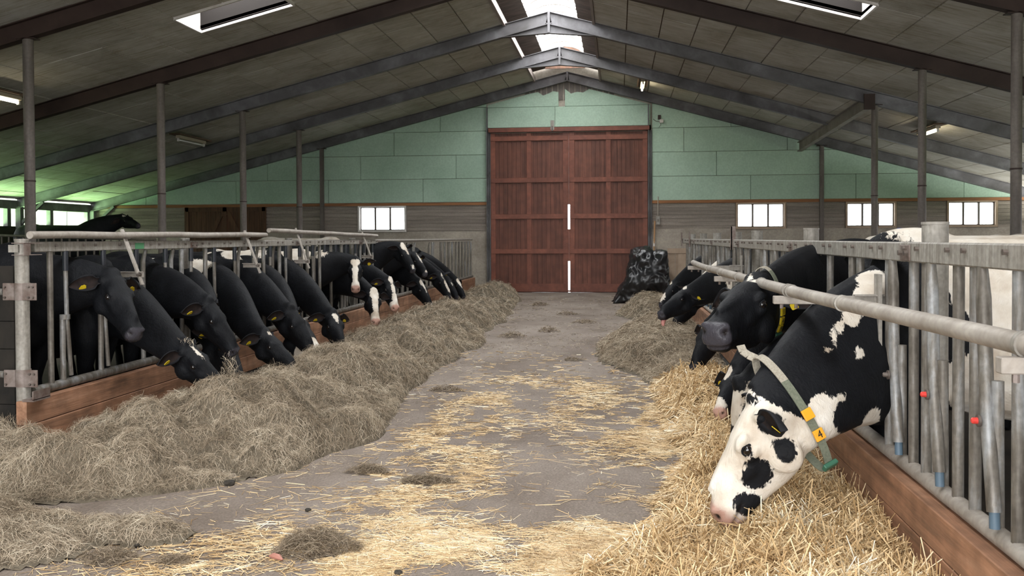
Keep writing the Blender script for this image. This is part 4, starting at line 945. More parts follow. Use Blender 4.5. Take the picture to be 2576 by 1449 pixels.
# ------------------------------------------------------------------ feed fences
def free(side, y, r=.02): return all(not (a-r < y < b_+r) for a, b_ in NECKS[side])
def bolt(par, x, y, z, side): obj('bolt', MB().tube([(x, y, z), (x+side*.016, y, z)], .011, 6), M['bolt'], par)
def fence(side, x, y0, y1, label, style, bars, cap=True):
    zt = 1.49 if side > 0 else 1.475; rh = .072 if side > 0 else .088
    f = thing('feed_fence', label, 'fence', (x, (y0+y1)/2, .43), 'headlock feed fences')
    if style == 'lock':
        obj('top_rail', MB().box(x-.03, x+.03, y0+.008, y1-.008, zt-rh, zt), M['steel_rail'], f, bevel=.006)
    else:
        obj('top_rail', MB().tube([(x, y0, zt-.02), (x, y1, zt-.02)], .024, 10), M['steel_rail'], f, smooth=True)
    obj('base_pipe', MB().tube([(x, y0, .468), (x, y1, .468)], .034, 12), M['steel_front' if side < 0 else 'steel'], f, smooth=True)
    zb = .48; tp = zt-rh+.004
    for kind, y in bars:
        if not (y0+.02 < y < y1-.02): continue
        if kind == 'V':
            if free(side, y): obj('bar', MB().tube([(x, y, zb), (x, y, tp)], .0215, 10), M['steel'], f, smooth=True)
        elif kind == 'B':      # bar set back, thin at the flattened top
            if free(side, y): obj('bar', MB().tube([(x-side*.03, y, zb), (x-side*.03, y+.01, tp-.1), (x-side*.01, y+.02, tp)], [.020, .020, .014], 10), M['steel'], f, smooth=True)
        elif kind == 'C':      # locking bar with rubber sleeve and clamp
            if not free(side, y, .03):
                obj('bar', MB().tube([(x+.02*side, y, 1.20), (x+.02*side, y, 1.34)], .016, 8), M['steel'], f, smooth=True)
                obj('sleeve', MB().tube([(x+.02*side, y, 1.30), (x+.02*side, y, tp-.0)], .021, 10), M['black_rubber'], f, smooth=True); continue
            lk = obj('locking_bar', MB().tube([(x+.02*side, y, 1.33), (x+.02*side, y+.01, .95), (x+.02*side, y+.055, .52)], .0165, 10), M['steel'], f, smooth=True)
            obj('sleeve', MB().tube([(x+.02*side, y, 1.28), (x+.02*side, y, tp)], .021, 10), M['black_rubber'], f, smooth=True)
            obj('bar', MB().tube([(x-.0*side, y-.01, zb), (x-.0*side, y-.01, .96)], .021, 10), M['steel'], f, smooth=True)
            obj('clamp', MB().tube([(x+.01*side, y+.004, .93), (x+.01*side, y+.004, .965)], .036, 12), M['steel'], lk, smooth=True)
        elif kind == 'S':      # slanted swinging bar of the right-hand fence, pivot with red button
            if not free(side, y-.08, .0): continue
            yt = y+.075; yb = y-.075; zm = .86; ym = yt+(yb-yt)*(1.36-zm)/(1.36-.52)
            s_ = obj('swing_bar', MB().tube([(x-.015, yt, tp), (x-.015, yt-.01, 1.28), (x-.03, ym, zm), (x-.03, yb, .56)], [.018, .026, .0235, .0245], 12), M['steel'], f, smooth=True)
            obj('end_cap', MB().tube([(x-.03, yb, .57), (x-.03, yb-.005, .505)], .0175, 10), M['blue_cap'], s_, smooth=True)
            for sg in (1, -1):
                obj('washer', MB().tube([(x-.03+sg*.026, ym, zm), (x-.03+sg*.034, ym, zm)], .021, 14), M['bolt'], s_, smooth=True)
            obj('button', MB().tube([(x-.064, ym, zm), (x-.080, ym, zm), (x-.084, ym, zm)], [.0115, .011, .007], 12), M['red_button' if y < 4.0 else 'bolt'], s_, smooth=True)
            obj('bar', MB().tube([(x, y-.03, zb), (x, y-.02, 1.0)], .021, 10), M['steel'], f, smooth=True)
    for i, (kind, y) in enumerate(bars):
        if y0 < y < y1 and kind in 'VB' and style == 'lock': bolt(f, x+side*.03, y+.02, zt-.028, side)
    if style == 'lock':
        jp = obj('joint_plate', MB().box(x+side*.03 if side > 0 else x-.036, x+.036 if side > 0 else x-.03, y1-.07, y1+.07, zt-rh+.005, zt-.012), M['rust'], f, bevel=.002)
        for yy in (y1-.04, y1+.04): obj('bolt', MB().tube([(x+side*.034, yy, zt-rh/2-.004), (x+side*.052, yy, zt-rh/2-.004)], .013, 6), M['bolt'], jp)
    return f
XF = -3.97
pat = []
for k in range(19): y = 6.01+.487*k; pat += [('V', y), ('C', y+.15), ('B', y+.34)]
e = 1e-3
fence(1, XF, 5.80, 8.15, 'galvanised feed fence section at the near end of the left row, with a green sticker', 'lock', pat)
fence(1, XF, 8.15, 10.95, 'galvanised feed fence section second from the near end of the left row', 'lock', pat)
fence(1, XF, 10.95, 13.7, 'galvanised feed fence section third from the near end of the left row', 'lock', pat)
fence(1, XF, 13.7, 14.8, 'short galvanised feed fence section before the round-railed one on the left', 'lock', pat)
fence(1, XF, 14.8, 24.7, 'long round-railed fence of close upright bars at the far end of the left row', 'round', [(('V' if k % 2 else 'B'), 14.86+.235*k) for k in range(42)])
obj('sticker', MB().box(XF+.031, XF+.0325, 7.10, 7.24, 1.425, 1.475), M['sticker'], bpy.data.objects['feed_fence'])
XG = 1.30
patr = []
for k in range(-4, 26):
    y = 4.22+.535*k; patr += [('V', y), ('V', y-.17), ('S', y-.345)]
RY = [-1.2, 1.5, 4.24, 6.96, 9.95, 12.7, 15.6, 18.6]
labs = ['galvanised feed fence section out of sight beside the viewer', 'galvanised feed fence section nearest on the right, with red-button swing bars', 'galvanised feed fence section where the nearest cow puts its neck through',
        'galvanised feed fence section behind the number 149 cow', 'galvanised feed fence section fourth along the right row', 'galvanised feed fence section fifth along the right row', 'galvanised feed fence section at the far end of the right row']
for i in range(7):
    if i == 0: continue
    fence(-1, XG, RY[i], RY[i+1], labs[i], 'lock', patr)
# round posts that carry the fences
def fpost(x, y, zt, r, label, side, strap_mat='steel_rail'):
    p = thing('fence_post', label, 'post', (x, y, 0), 'round posts carrying the feed fences')
    obj('tube', MB().tube([(x, y, 0), (x, y, zt)], r, 16, cap=False), M[strap_mat], p, smooth=True)
    obj('cap', MB().tube([(x, y, zt-.012), (x, y, zt)], r+.003, 16), M['steel_rail'], p, smooth=True)
    obj('base_plate', MB().box(x-.1, x+.1, y-.1, y+.1, 0, .012), M['rust'], p)
    return p
for y, l in ((4.30, 'thick round post with bright cut top behind the near right rail'), (6.95, 'round post with bright top second along the right fence'), (9.6, 'round post third along the right fence'), (11.2, 'round post fourth along the right fence'),
             (13.4, 'round post fifth along the right fence'), (15.5, 'round post sixth along the right fence'), (17.8, 'round post farthest along the right fence')):
    fpost(1.415, y, 1.565, .056, l, -1)
for y, l in ((8.25, 'round post behind the left rail beside the joint plate'), (11.0, 'round post second behind the left rail'), (13.75, 'round post third behind the left rail')):
    fpost(-4.08, y, 1.515, .044, l, 1, 'steel')
p = fpost(-3.965, 5.70, 1.51, .045, 'pale grey round post with clamped hinge plates at the near end of the left fence', 1)
for z0, z1, nm in ((1.10, 1.215, 'hinge_clamp'), (.52, .635, 'hinge_clamp')):
    c = obj(nm, MB().tube([(-3.965, 5.70, z0), (-3.965, 5.70, z1)], .050, 16), M['rust'], p, smooth=True)
    obj('lug', MB().box(-3.95, -3.84, 5.66, 5.672, z0, z1), M['rust'], p, bevel=.003)
    obj('lug', MB().box(-4.08, -4.0, 5.66, 5.672, z0, z1), M['rust'], p, bevel=.003)
    for dx, dz in ((-3.86, .02), (-3.86, .09), (-3.89, .02), (-3.89, .09), (-4.06, .02), (-4.06, .09)):
        obj('bolt', MB().tube([(dx, 5.66, z0+dz), (dx, 5.645, z0+dz)], .008, 6), M['bolt'], p)
obj('top_bracket', MB().box(-3.99, -3.90, 5.63, 5.82, 1.40, 1.405).box(-3.99, -3.90, 5.63, 5.82, 1.478, 1.484).box(-3.905, -3.90, 5.63, 5.70, 1.405, 1.48), M['rust'], p)
obj('band', MB().box(-4.02, -3.95, 5.64, 5.655, 1.42, 1.47), M['steel_rail'], p)
obj('foot_bracket', MB().box(-3.92, -3.84, 5.62, 5.80, .43, .445).box(-3.85, -3.84, 5.62, 5.80, .44, .50), M['rust'], p)
# raised neck rails on the left, on hinged arms
def nrail(ya, yb, za, zb, arms, label):
    t = thing('neck_rail', label, 'rail', (-3.92, (ya+yb)/2, za), 'raised neck rails on the left fence')
    pts = [(-3.92+.003*math.sin(i*1.7), ya+(yb-ya)*i/8, za+(zb-za)*i/8+.003*math.sin(i*2.1)) for i in range(9)]
    obj('pipe', MB().tube(pts, .026, 12), M['steel_front'], t, smooth=True)
    for y in arms:
        z = za+(zb-za)*(y-ya)/(yb-ya)
        a = obj('arm', MB().obox((-3.775, y+.03, 1.14), (-3.945, y+.03, z+.045), .012, .042, (0, 1, 0)), M['steel_front'], t)
        obj('hinge_bracket', MB().box(-3.97, -3.775, y+.045, y+.055, 1.20, 1.245).box(-3.97, -3.775, y+.02, y+.055, 1.24, 1.246), M['steel_front'], t)
        obj('bolt', MB().tube([(-3.80, y+.0, 1.22), (-3.80, y+.06, 1.22)], .013, 8), M['bolt'], t)
        obj('clamp', MB().box(-3.95, -3.89, y+.0, y+.06, z-.03, z-.024), M['bolt'], t)
nrail(5.72, 9.85, 1.535, 1.55, (6.88, 9.30), 'long raised neck rail pipe at the near end of the left fence')
nrail(9.95, 14.6, 1.60, 1.55, (10.85, 13.8), 'bent raised neck rail pipe farther along the left fence')
# lowered neck rail on the right
t = thing('neck_rail', 'long dusty neck rail pipe held out in front of the right fence on three arms', 'rail', (.85, 5, 1.2))
ctrl = [(.785, 9.75, 1.235), (.79, 8.6, 1.222), (.785, 7.7, 1.232), (.79, 6.6, 1.236), (.81, 5.6, 1.236), (.825, 4.7, 1.238), (.86, 4.0, 1.236), (.95, 2.95, 1.236), (.985, 2.2, 1.238), (1.0, 1.2, 1.24)]
pp = []
for i in range(len(ctrl)-1):
    a, b_ = Vector(ctrl[i]), Vector(ctrl[i+1])
    for k in range(6): pp.append(a.lerp(b_, k/6))
pp.append(Vector(ctrl[-1]))
for _ in range(8): pp = [pp[0]]+[(pp[i-1]+pp[i]*2+pp[i+1])/4 for i in range(1, len(pp)-1)]+[pp[-1]]
obj('pipe', MB().tube(pp, .0285, 16), M['steel_front'], t, smooth=True)
def onrail(y):
    for a, b_ in zip(pp[:-1], pp[1:]):
        if b_.y <= y <= a.y: return a.lerp(b_, (a.y-y)/(a.y-b_.y))
    return pp[-1]
for y in (8.05, 7.2, 6.2, 5.35, 4.62, 4.55, 3.75, 2.33):
    q = onrail(y); obj('clamp_ring', MB().tube([q-Vector((0, .012, 0)), q+Vector((0, .012, 0))], .0335, 16), M['steel_rail'], t, smooth=True)
for y in (2.30, 4.62, 7.0, 9.6):
    q = onrail(y); xr = q.x
    a = obj('arm', MB().box(xr-.07, 1.09, y-.005, y+.035, q.z-.068, q.z-.028), M['steel_front'], t, bevel=.003)
    obj('fish_plate', MB().box(1.02, 1.30, y-.012, y-.004, q.z-.075, q.z-.025), M['steel_rail'], t)
    obj('bolt', MB().tube([(1.05, y-.03, q.z-.05), (1.05, y+.0, q.z-.05)], .012, 8), M['bolt'], t)
    obj('angle', MB().box(1.14, 1.30, y-.03, y+.03, q.z-.026, q.z-.02), M['steel_rail'], t)
    obj('mount_plate', MB().box(1.245, 1.262, y-.05, y+.03, q.z-.28, q.z+.08), M['steel_rail'], t)
    for dx in (-.03, .04): obj('bolt', MB().tube([(xr+dx, y+.015, q.z-.09), (xr+dx, y+.015, q.z-.06)], .009, 6), M['rust'], t)
# gate latch and open bracket on the far part of the right fence
t = thing('latch_post', 'brown upright latch bracket standing on the right-hand rail under the first window', 'latch', (1.29, 10.45, 1.40))
obj('upright', MB().box(1.25, 1.262, 10.4, 10.48, 1.36, 1.62).box(1.25, 1.30, 10.4, 10.41, 1.36, 1.62), M['rust'], t)
obj('ring', MB().tube([(1.25, 10.44+.03*math.cos(a_), 1.43+.045*math.sin(a_)) for a_ in [k*math.pi/5 for k in range(11)]], .006, 6), M['rust'], t)
t = thing('latch_post', 'pair of upright latch plates at the far end of the right-hand rail', 'latch', (1.29, 17.0, 1.40))
for y in (16.3, 18.3): obj('upright', MB().box(1.24, 1.26, y, y+.12, 1.33, 1.60), M['rust'], t)

# dark partition at the left edge, gate pipe
t = thing('stall_partition', 'dark wooden stall partition at the left picture edge beside the first post', 'partition', (-5.5, 5.78, 0))
for k in range(7): obj('board', MB().box(-8.0, -4.10, 5.80, 5.83, .0+.19*k, .185+.19*k), M['dark_board'], t)
obj('pipe', MB().tube([(-4.09, 5.69, 1.155), (-8.0, 5.69, 1.155)], .024, 10), M['steel'], t, smooth=True)
obj('lower_pipe', MB().tube([(-4.09, 5.69, .60), (-8.0, 5.69, .60)], .024, 10), M['steel'], t, smooth=True)
# bars of the far pen on the left
t = thing('pen_rail', 'low barred pen railing in the far left part of the barn', 'railing', (-9, 16, 0))
obj('rail', MB().tube([(-13.0, 17.0, 1.62), (-7.9, 14.9, 1.50)], .025, 8), M['post_steel'], t)
for k in range(24): q = Vector((-13, 17, 1.62)).lerp(Vector((-7.9, 14.9, 1.5)), k/24); obj('bar', MB().tube([(q.x, q.y, .1), tuple(q)], .016, 6), M['post_steel'], t)

# blue brush on the pale cow
t = thing('cow_brush', 'round blue bristle brush above a pale cow back under the second window', 'brush', (3.05, 10.4, 1.46))
obj('bristles', MB().ell((3.05, 10.4, 1.53), (.065, .065, .065), None, 16, 12), M['blue'], t, smooth=True)
obj('collar_disc', MB().tube([(3.05, 10.4, 1.45), (3.05, 10.4, 1.475)], .05, 12), M['black_rubber'], t)
obj('stem', MB().tube([(3.05, 10.4, 0), (3.05, 10.4, 1.45)], .02, 8), M['post_steel'], t)

# ------------------------------------------------------------------ things at the back wall
def crumple(name, x0, x1, y0, y1, h, seed, mat, slump):
    mb = MB(); nx, ny, nz = 30, 22, 24; idx = {}; vs = []
    bm = bmesh.new(); bmesh.ops.create_cube(bm, size=1); bmesh.ops.subdivide_edges(bm, edges=list(bm.edges), cuts=30, use_grid_fill=True)
    for v in bm.verts:
        p = v.co.copy(); z = p.z+.5; rnd_ = Vector((p.x, p.y, p.z)); 
        rr = rnd_.normalized()*.62; p = p.lerp(rr, .35); z = max(0, p.z+.5)
        x = x0+(p.x+.5)*(x1-x0); y = y0+(p.y+.5)*(y1-y0)
        x -= slump*(1-z)**2*max(0, .6-(p.x+.2)); 
        q = Vector((x, y, z*h))
        n1 = mnoise.noise(q*3.2+Vector((seed, 0, 0))); n2 = 1-abs(mnoise.noise(q*6.5+Vector((0, seed, 0))))*2; n3 = 1-abs(mnoise.noise(q*13+Vector((0, seed, 3))))*2
        dn = (q-Vector(((x0+x1)/2, (y0+y1)/2, h*.4))).normalized()
        q += dn*(n1*.15+n2*.075+n3*.007); q.z = max(0.0, q.z)
        v.co = q
    me = bpy.data.meshes.new(name); 
    for v in bm.verts: v.co -= Vector(((x0+x1)/2, (y0+y1)/2, 0))
    bm.to_mesh(me); bm.free(); me.materials.append(mat); me.polygons.foreach_set('use_smooth', [True]*len(me.polygons))
    return link(name, me, None, ((x0+x1)/2, (y0+y1)/2, 0))
o = crumple('wrapped_bale', .36, 1.08, 20.9, 22.2, 1.12, 3.3, M['plastic'], .55)
tag(o, 'heap wrapped in crumpled glossy black plastic film in front of the big door', 'bale')
t = thing('wooden_box', 'pale wooden box of upright boards behind the black wrapped heap', 'box', (1.42, 23.2, 0))
for k in range(4): obj('board', MB().box(1.2+.17*k, 1.36+.17*k, 22.3, 22.33, 0, 1.16), M['crate'], t)
obj('side_board', MB().box(1.2, 1.23, 22.33, 23.3, 0, 1.16), M['crate'], t); obj('top_rail', MB().box(1.18, 1.9, 22.27, 22.30, 1.12, 1.24), M['crate'], t)
obj('inner_panel', MB().box(1.43, 1.9, 22.24, 22.27, 0, 1.10), M['crate'], t)
t = thing('broom', 'broom with wooden handle leaning by the right jamb of the big door', 'broom', (1.0, 24.8, 0))
obj('handle', MB().tube([(.93, 24.85, .2), (.99, 25.1, 1.95)], .022, 8), M['handle_wood'], t, smooth=True)
obj('head', MB().box(.82, 1.08, 24.78, 24.88, .12, .2), M['handle_wood'], t)
obj('bristles', MB().box(.83, 1.07, 24.79, 24.87, 0, .12), M['dung'], t)
obj('grip_band', MB().tube([(.965, 25.0, 1.26), (.972, 25.03, 1.40)], .026, 8), M['white_paint'], t)
t = thing('switch_box', 'small grey switch box with conduit on the wall right of the big door', 'switch box', (1.08, D-.05, 1.9))
obj('box', MB().box(1.03, 1.13, D-.10, D-.02, 1.85, 2.08), M['steel_rail'], t, bevel=.008)
obj('conduit', MB().tube([(1.08, D-.05, 2.08), (1.08, D-.05, 2.62)], .012, 8), M['render'], t)
obj('rocker', MB().box(1.055, 1.105, D-.108, D-.10, 1.93, 2.0), M['post_steel'], t)
t = thing('wall_lamp', 'small white lamp holder with dangling cable on the green wall right of the door', 'wall lamp', (1.15, D-.08, 4.6))
obj('box', MB().box(1.13, 1.23, D-.12, D-.04, 4.6, 4.7), M['white_paint'], t, bevel=.01)
obj('cable', MB().tube([(.95, D-.06, 4.72), (1.02, D-.07, 4.66), (1.12, D-.08, 4.64), (1.16, D-.09, 4.55), (1.10, D-.08, 4.48)], .008, 6), M['post_steel'], t)
obj('bracket', MB().box(1.08, 1.16, D-.07, D-.04, 4.7, 4.82), M['frame_dark'], t)
t = thing('door_latch', 'small steel latch hanging at the middle of the board above the big door', 'latch', (-1.78, D-.19, 4.5))
obj('plate', MB().box(-1.83, -1.73, D-.18, D-.16, 4.46, 4.72), M['steel_rail'], t); obj('hook', MB().box(-1.80, -1.76, D-.21, D-.18, 4.42, 4.56), M['post_steel'], t)

# ------------------------------------------------------------------ outside
struct('meadow', MB().box(-60, XL-.2, -30, 60, -.3, -.12), M['grass'], org=(-40, 10, -.3))
struct('meadow', MB().box(XR+.2, 60, -30, 60, -.3, -.12), M['grass'], org=(40, 10, -.3))
struct('yard', MB().box(XL-.2, XR+.2, D+.3, 60, -.3, -.05), M['yard'], org=(0, 40, -.3))
struct('yard', MB().box(XL-.2, XR+.2, -30, YA-.0, -.3, -.01), M['yard'], org=(0, -15, -.3))
hg = grid(0, 1, 0, 1, 90, 10, lambda x, y: 0)
vs = []
for (x, y, z) in hg.v:
    Y = -10+x*60; a = y*math.pi; q = Vector((Y*.9, y*4, 1))
    r_ = 1+.28*mnoise.noise(q)+.15*mnoise.noise(q*3.1)
    vs.append((-24+1.6*math.cos(a)*r_*-1, Y, max(0, math.sin(a))*3.6*r_-.15))
h = MB(); h.v = vs; h.f = hg.f
tag(obj('hedge', h, M['hedge'], smooth=True), 'pale green hedge seen through the strip window of the left wall', 'hedge')

# ------------------------------------------------------------------ hay and straw
def fast_mesh(name, V, F4, rnd, mats, matidx=None):
    me = bpy.data.meshes.new(name); me.vertices.add(len(V)); me.vertices.foreach_set('co', V.astype(np.float32).ravel())
    n = len(F4); me.loops.add(n*4); me.loops.foreach_set('vertex_index', F4.astype(np.int32).ravel())
    me.polygons.add(n); me.polygons.foreach_set('loop_start', np.arange(0, n*4, 4, dtype=np.int32)); me.polygons.foreach_set('loop_total', np.full(n, 4, dtype=np.int32))
    for m_ in mats: me.materials.append(m_)
    if matidx is not None: me.polygons.foreach_set('material_index', matidx.astype(np.int32))
    at = me.attributes.new('rnd', 'FLOAT', 'POINT'); at.data.foreach_set('value', rnd.astype(np.float32))
    me.update(calc_edges=True); return me
def smooth_noise(x, y, s, seed):
    """cheap value noise"""
    x = x*s+seed*13.7; y = y*s+seed*7.1; xi = np.floor(x).astype(np.int64); yi = np.floor(y).astype(np.int64); fx = x-xi; fy = y-yi
    fx = fx*fx*(3-2*fx); fy = fy*fy*(3-2*fy)
    def hsh(a, b_): n = np.sin(a*127.1+b_*311.7+seed*17.3)*43758.5453; return n-np.floor(n)
    return (hsh(xi, yi)*(1-fx)+hsh(xi+1, yi)*fx)*(1-fy)+(hsh(xi, yi+1)*(1-fx)+hsh(xi+1, yi+1)*fx)*fy
def sst(a, b_, x): t = np.clip((x-a)/(b_-a), 0, 1); return t*t*(3-2*t)
def strands(P, az, tilt, L, W, kind, roll=None):
    n = len(P); D_ = np.stack([np.cos(az)*np.cos(tilt), np.sin(az)*np.cos(tilt), np.sin(tilt)], 1)
    up_ = np.array([0, 0, 1.0]); S = np.cross(D_, up_); S /= np.linalg.norm(S, axis=1)[:, None]; U = np.cross(S, D_)
    if roll is None: roll = rng.uniform(-.9, .9, n)
    W_ = (S*np.cos(roll)[:, None]+U*np.sin(roll)[:, None])*(W/2)[:, None]; Nn = np.cross(W_, D_); Nn /= np.linalg.norm(Nn, axis=1)[:, None]
    V = np.empty((n, 6, 3))
    if kind == 'straw':     # V-shaped stalk
        for i, sg in enumerate((-.5, .5)):
            c = P+D_*(L*sg)[:, None]
            V[:, i*3] = c-W_; V[:, i*3+1] = c+Nn*(W*.35)[:, None]; V[:, i*3+2] = c+W_
        F = np.array([[0, 1, 4, 3], [1, 2, 5, 4]])
    else:                   # thin curved blade
        bend = rng.uniform(-.35, .35, n); side = S*bend[:, None]*L[:, None]; lift = U*(rng.uniform(-.05, .22, n)*L)[:, None]
        for i, (sg, k, w) in enumerate(((-.5, 0, 1), (0, 1, 1), (.5, 0, .4))):
            c = P+D_*(L*sg)[:, None]+(side+lift)*k
            V[:, i*2] = c-W_*w; V[:, i*2+1] = c+W_*w
        F = np.array([[0, 1, 3, 2], [2, 3, 5, 4]])
    FF = (F[None]+(np.arange(n)*6)[:, None, None]).reshape(-1, 4)
    return V.reshape(-1, 3), FF
def heap(name, label, cat, hf, x0, x1, y0, y1, step, mats, n, fib, dens=None, kind='hay'):
    xs = np.arange(x0, x1+step, step); yy = [y0]
    while yy[-1] < y1: yy.append(yy[-1]+step*max(1, yy[-1]/6))
    yy = np.array(yy); X, Y = np.meshgrid(xs, yy); Z = hf(X, Y); nx = len(xs); ny = len(yy)
    V0 = np.stack([X.ravel(), Y.ravel(), Z.ravel()], 1); I, J = np.meshgrid(np.arange(nx-1), np.arange(ny-1)); a = (J*nx+I).ravel()
    F0 = np.stack([a, a+1, a+1+nx, a+nx], 1)
    keep = Z.ravel()[F0].max(1) > .012; F0 = F0[keep]
    # strands, denser close to the camera
    px, py = [], []
    cnt = 0
    X1 = rng.uniform(x0, x1, n*6); t = rng.uniform(0, 1, n*6); Y1 = 1/((1-t)/y0+t/y1) if y0 > 1 else rng.uniform(y0, y1, n*6)
    d = dens(X1, Y1) if dens else (hf(X1, Y1) > .015)*1.0
    ok = rng.uniform(0, 1, n*6) < d; X1 = X1[ok][:n]; Y1 = Y1[ok][:n]
    m_ = len(X1); Z1 = hf(X1, Y1); e_ = .03; gx = (hf(X1+e_, Y1)-hf(X1-e_, Y1))/(2*e_); gy = (hf(X1, Y1+e_)-hf(X1, Y1-e_))/(2*e_)
    V1, F1 = fib(X1, Y1, np.maximum(Z1, 0), gx, gy, m_)
    rnd1 = np.repeat(np.clip(rng.beta(2, 2, m_)+(smooth_noise(X1, Y1, 4.5, 41)-.5)*.34+(smooth_noise(X1, Y1, 14, 42)-.5)*.30, 0, 1), 6)
    V = np.vstack([V0, V1]); F = np.vstack([F0, F1+len(V0)]); mi = np.concatenate([np.zeros(len(F0)), np.ones(len(F1))])
    org = np.array([(x0+x1)/2, (y0+y1)/2, 0])
    me = fast_mesh(name, V-org, F, np.concatenate([np.full(len(V0), .2), rnd1]), mats, mi)
    o = link(name, me, None, tuple(org)); tag(o, label, cat, kind='stuff'); return o
def hay_fib(Lm=.09, Wm=.0016, lift=.012, wild=.5):
    def f(X, Y, Z, gx, gy, n):
        az = rng.uniform(0, 2*np.pi, n); sl = gx*np.cos(az)+gy*np.sin(az); tilt = np.arctan(sl)+rng.normal(0, .28*wild+.1, n)
        k = np.clip(Y/7, .8, 3.0); L = rng.uniform(.5, 1.5, n)*Lm*np.clip(k, .8, 1.4); W = Wm*k*rng.uniform(.7, 1.3, n)
        P = np.stack([X, Y, Z+rng.uniform(-.004, lift, n)+np.abs(np.sin(tilt-np.arctan(sl)))*L*.3], 1)
        return strands(P, az, tilt, L, W, 'hay')
    return f
def straw_fib(Lm=.085, Wm=.0046, wild=.12, lift=.012):
    def f(X, Y, Z, gx, gy, n):
        az = rng.normal(0, .9, n)+rng.integers(0, 2, n)*np.pi; sl = gx*np.cos(az)+gy*np.sin(az)
        tilt = np.arctan(sl)+rng.normal(0, 1, n)*wild*np.clip(Z/.08, .25, 1)
        k = np.clip(Y/6, .85, 2.2); L = rng.lognormal(0, .45, n)*Lm; L = np.clip(L, .02, .22); W = Wm*k*rng.uniform(.6, 1.3, n)
        P = np.stack([X, Y, Z+rng.uniform(.001, lift, n)*np.clip(Z/.05+.15, 0, 1)+.002+np.abs(np.sin(tilt-np.arctan(sl)))*L*.25], 1)
        return strands(P, az, tilt, L, W, 'straw')
    return f
# left windrow of grey hay
EY = np.array([4.6, 4.95, 5.3, 5.7, 6.4, 7.7, 9, 11.3, 14, 18, 21.5, 24.3, 25]); EX = np.array([-3.7, -2.9, -2.40, -2.05, -1.85, -1.95, -2.1, -1.95, -2.0, -2.15, -2.3, -2.75, -2.9])
def h_left(x, y):
    xo = np.interp(y, EY, EX)+.22*(smooth_noise(x*0+1, y, 1.6, 2)-.5); x0_ = np.where(y < 5.6, -4.6, -3.86)
    t = np.clip((x-x0_)/(xo-x0_), 0, 1)
    body = np.sin(np.pi*t**1.15)**.75; inner = .10*(1-t)*(t > 0)
    A = .26+.07*np.sin(y*.9+1)+.05*np.sin(y*2.3)
    A = np.where(y < 6, A*.85*sst(4.55, 5.5, y)+.0, A)
    z = A*body+inner*sst(4.7, 5.6, y)
    lump = (smooth_noise(x, y, 3.0, 5)-.45)*.20+(smooth_noise(x, y, 7, 6)-.5)*.15+(smooth_noise(x, y, 17, 8)-.5)*.05
    z = z+lump*sst(0, .12, z)
    # eaten trough beside the planks
    z = z-(.12*np.exp(-((x+3.65)/.26)**2)+.07*np.exp(-((x+3.15)/.22)**2)*sst(6.3, 7, y))*sst(5.2, 5.7, y)
    return np.where((t <= 0) | (t >= 1), -.02, z-.004)
heap('hay_windrow', 'long windrow of grey-brown hay in front of the left row of cows', 'hay', h_left, -4.6, -1.6, 4.5, 24.6, .045, [M['hay_base'], M['hay']], 155000, hay_fib())
# heap in the lower left corner
def h_corner(x, y):
    d = np.sqrt(((x+3.25)/.85)**2+((y-4.15)/.62)**2)+.25*(smooth_noise(x, y, 3, 3)-.5); z = .14*sst(1.0, .3, d)
    d2 = np.sqrt(((x+2.45)/.42)**2+((y-4.35)/.20)**2)+.2*(smooth_noise(x, y, 5, 3)-.5); z = np.maximum(z, .08*sst(1.0, .3, d2))
    return z+(smooth_noise(x, y, 9, 6)-.5)*.06*sst(0, .05, z)-.006
heap('hay_heap', 'dark hay heap in the lower left corner of the picture', 'hay', h_corner, -4.3, -1.9, 3.4, 4.95, .04, [M['hay_base'], M['hay']], 22000, hay_fib())
# right grey hay
def h_right(x, y):
    d = np.sqrt(((x-.62)/.95)**2+((y-12.3)/2.6)**2)+.2*(smooth_noise(x, y, 2, 9)-.5); z = .40*sst(1.05, .1, d)
    d3 = np.sqrt(((x-.75)/.55)**2+((y-9.9)/1.0)**2)+.2*(smooth_noise(x, y, 3, 9)-.5); z = np.maximum(z, .16*sst(1.05, .2, d3))
    d2 = np.sqrt(((x-.7)/.75)**2+((y-18.2)/2.3)**2)+.3*(smooth_noise(x, y, 2, 4)-.5); z = np.maximum(z, .34*sst(1.0, .1, d2))
    z = z+((smooth_noise(x, y, 3.5, 5)-.45)*.13+(smooth_noise(x, y, 9, 6)-.5)*.05)*sst(0, .1, z)
    return np.where(x > 1.21, -.02, z-.006)
heap('hay_windrow', 'grey hay heaps in front of the far part of the right row of cows', 'hay', h_right, -.5, 1.22, 8.8, 20.8, .05, [M['hay_base'], M['hay']], 42000, hay_fib())
# golden straw: thick bank along the right kerb
def h_straw(x, y):
    xs_ = np.interp(y, [1.5, 3.6, 4.2, 4.8, 5.3, 6.5, 8, 9.5, 10.3], [-1.2, -.75, -.25, .0, .22, .38, .25, .35, .9])+.2*(smooth_noise(x*0, y, 2.0, 4)-.5)
    t = np.clip((x-xs_)/(.75-xs_+.0001), 0, 1); z = (.17+.05*np.sin(y*1.7))*sst(0, 1, t)*sst(10.4, 9.2, y)
    z = z*(1-.35*sst(.75, 1.2, x))
    z = z+((smooth_noise(x, y, 4, 15)-.5)*.09+(smooth_noise(x, y, 10, 16)-.5)*.04)*sst(0, .06, z)
    # hollow where the nearest cow eats
    z = z-.09*np.exp(-(((x-.48)/.2)**2+((y-4.28)/.22)**2))*sst(0, .1, z)
    return np.where(x > 1.215, -.02, z-.004)
heap('straw_bank', 'thick bank of golden straw along the right kerb', 'straw', h_straw, -1.3, 1.215, 2.6, 10.5, .04, [M['straw_base'], M['straw']], 82000, straw_fib(.10, .0056, .45, .04), lambda x, y: (h_straw(x, y) > .01)*1.0)
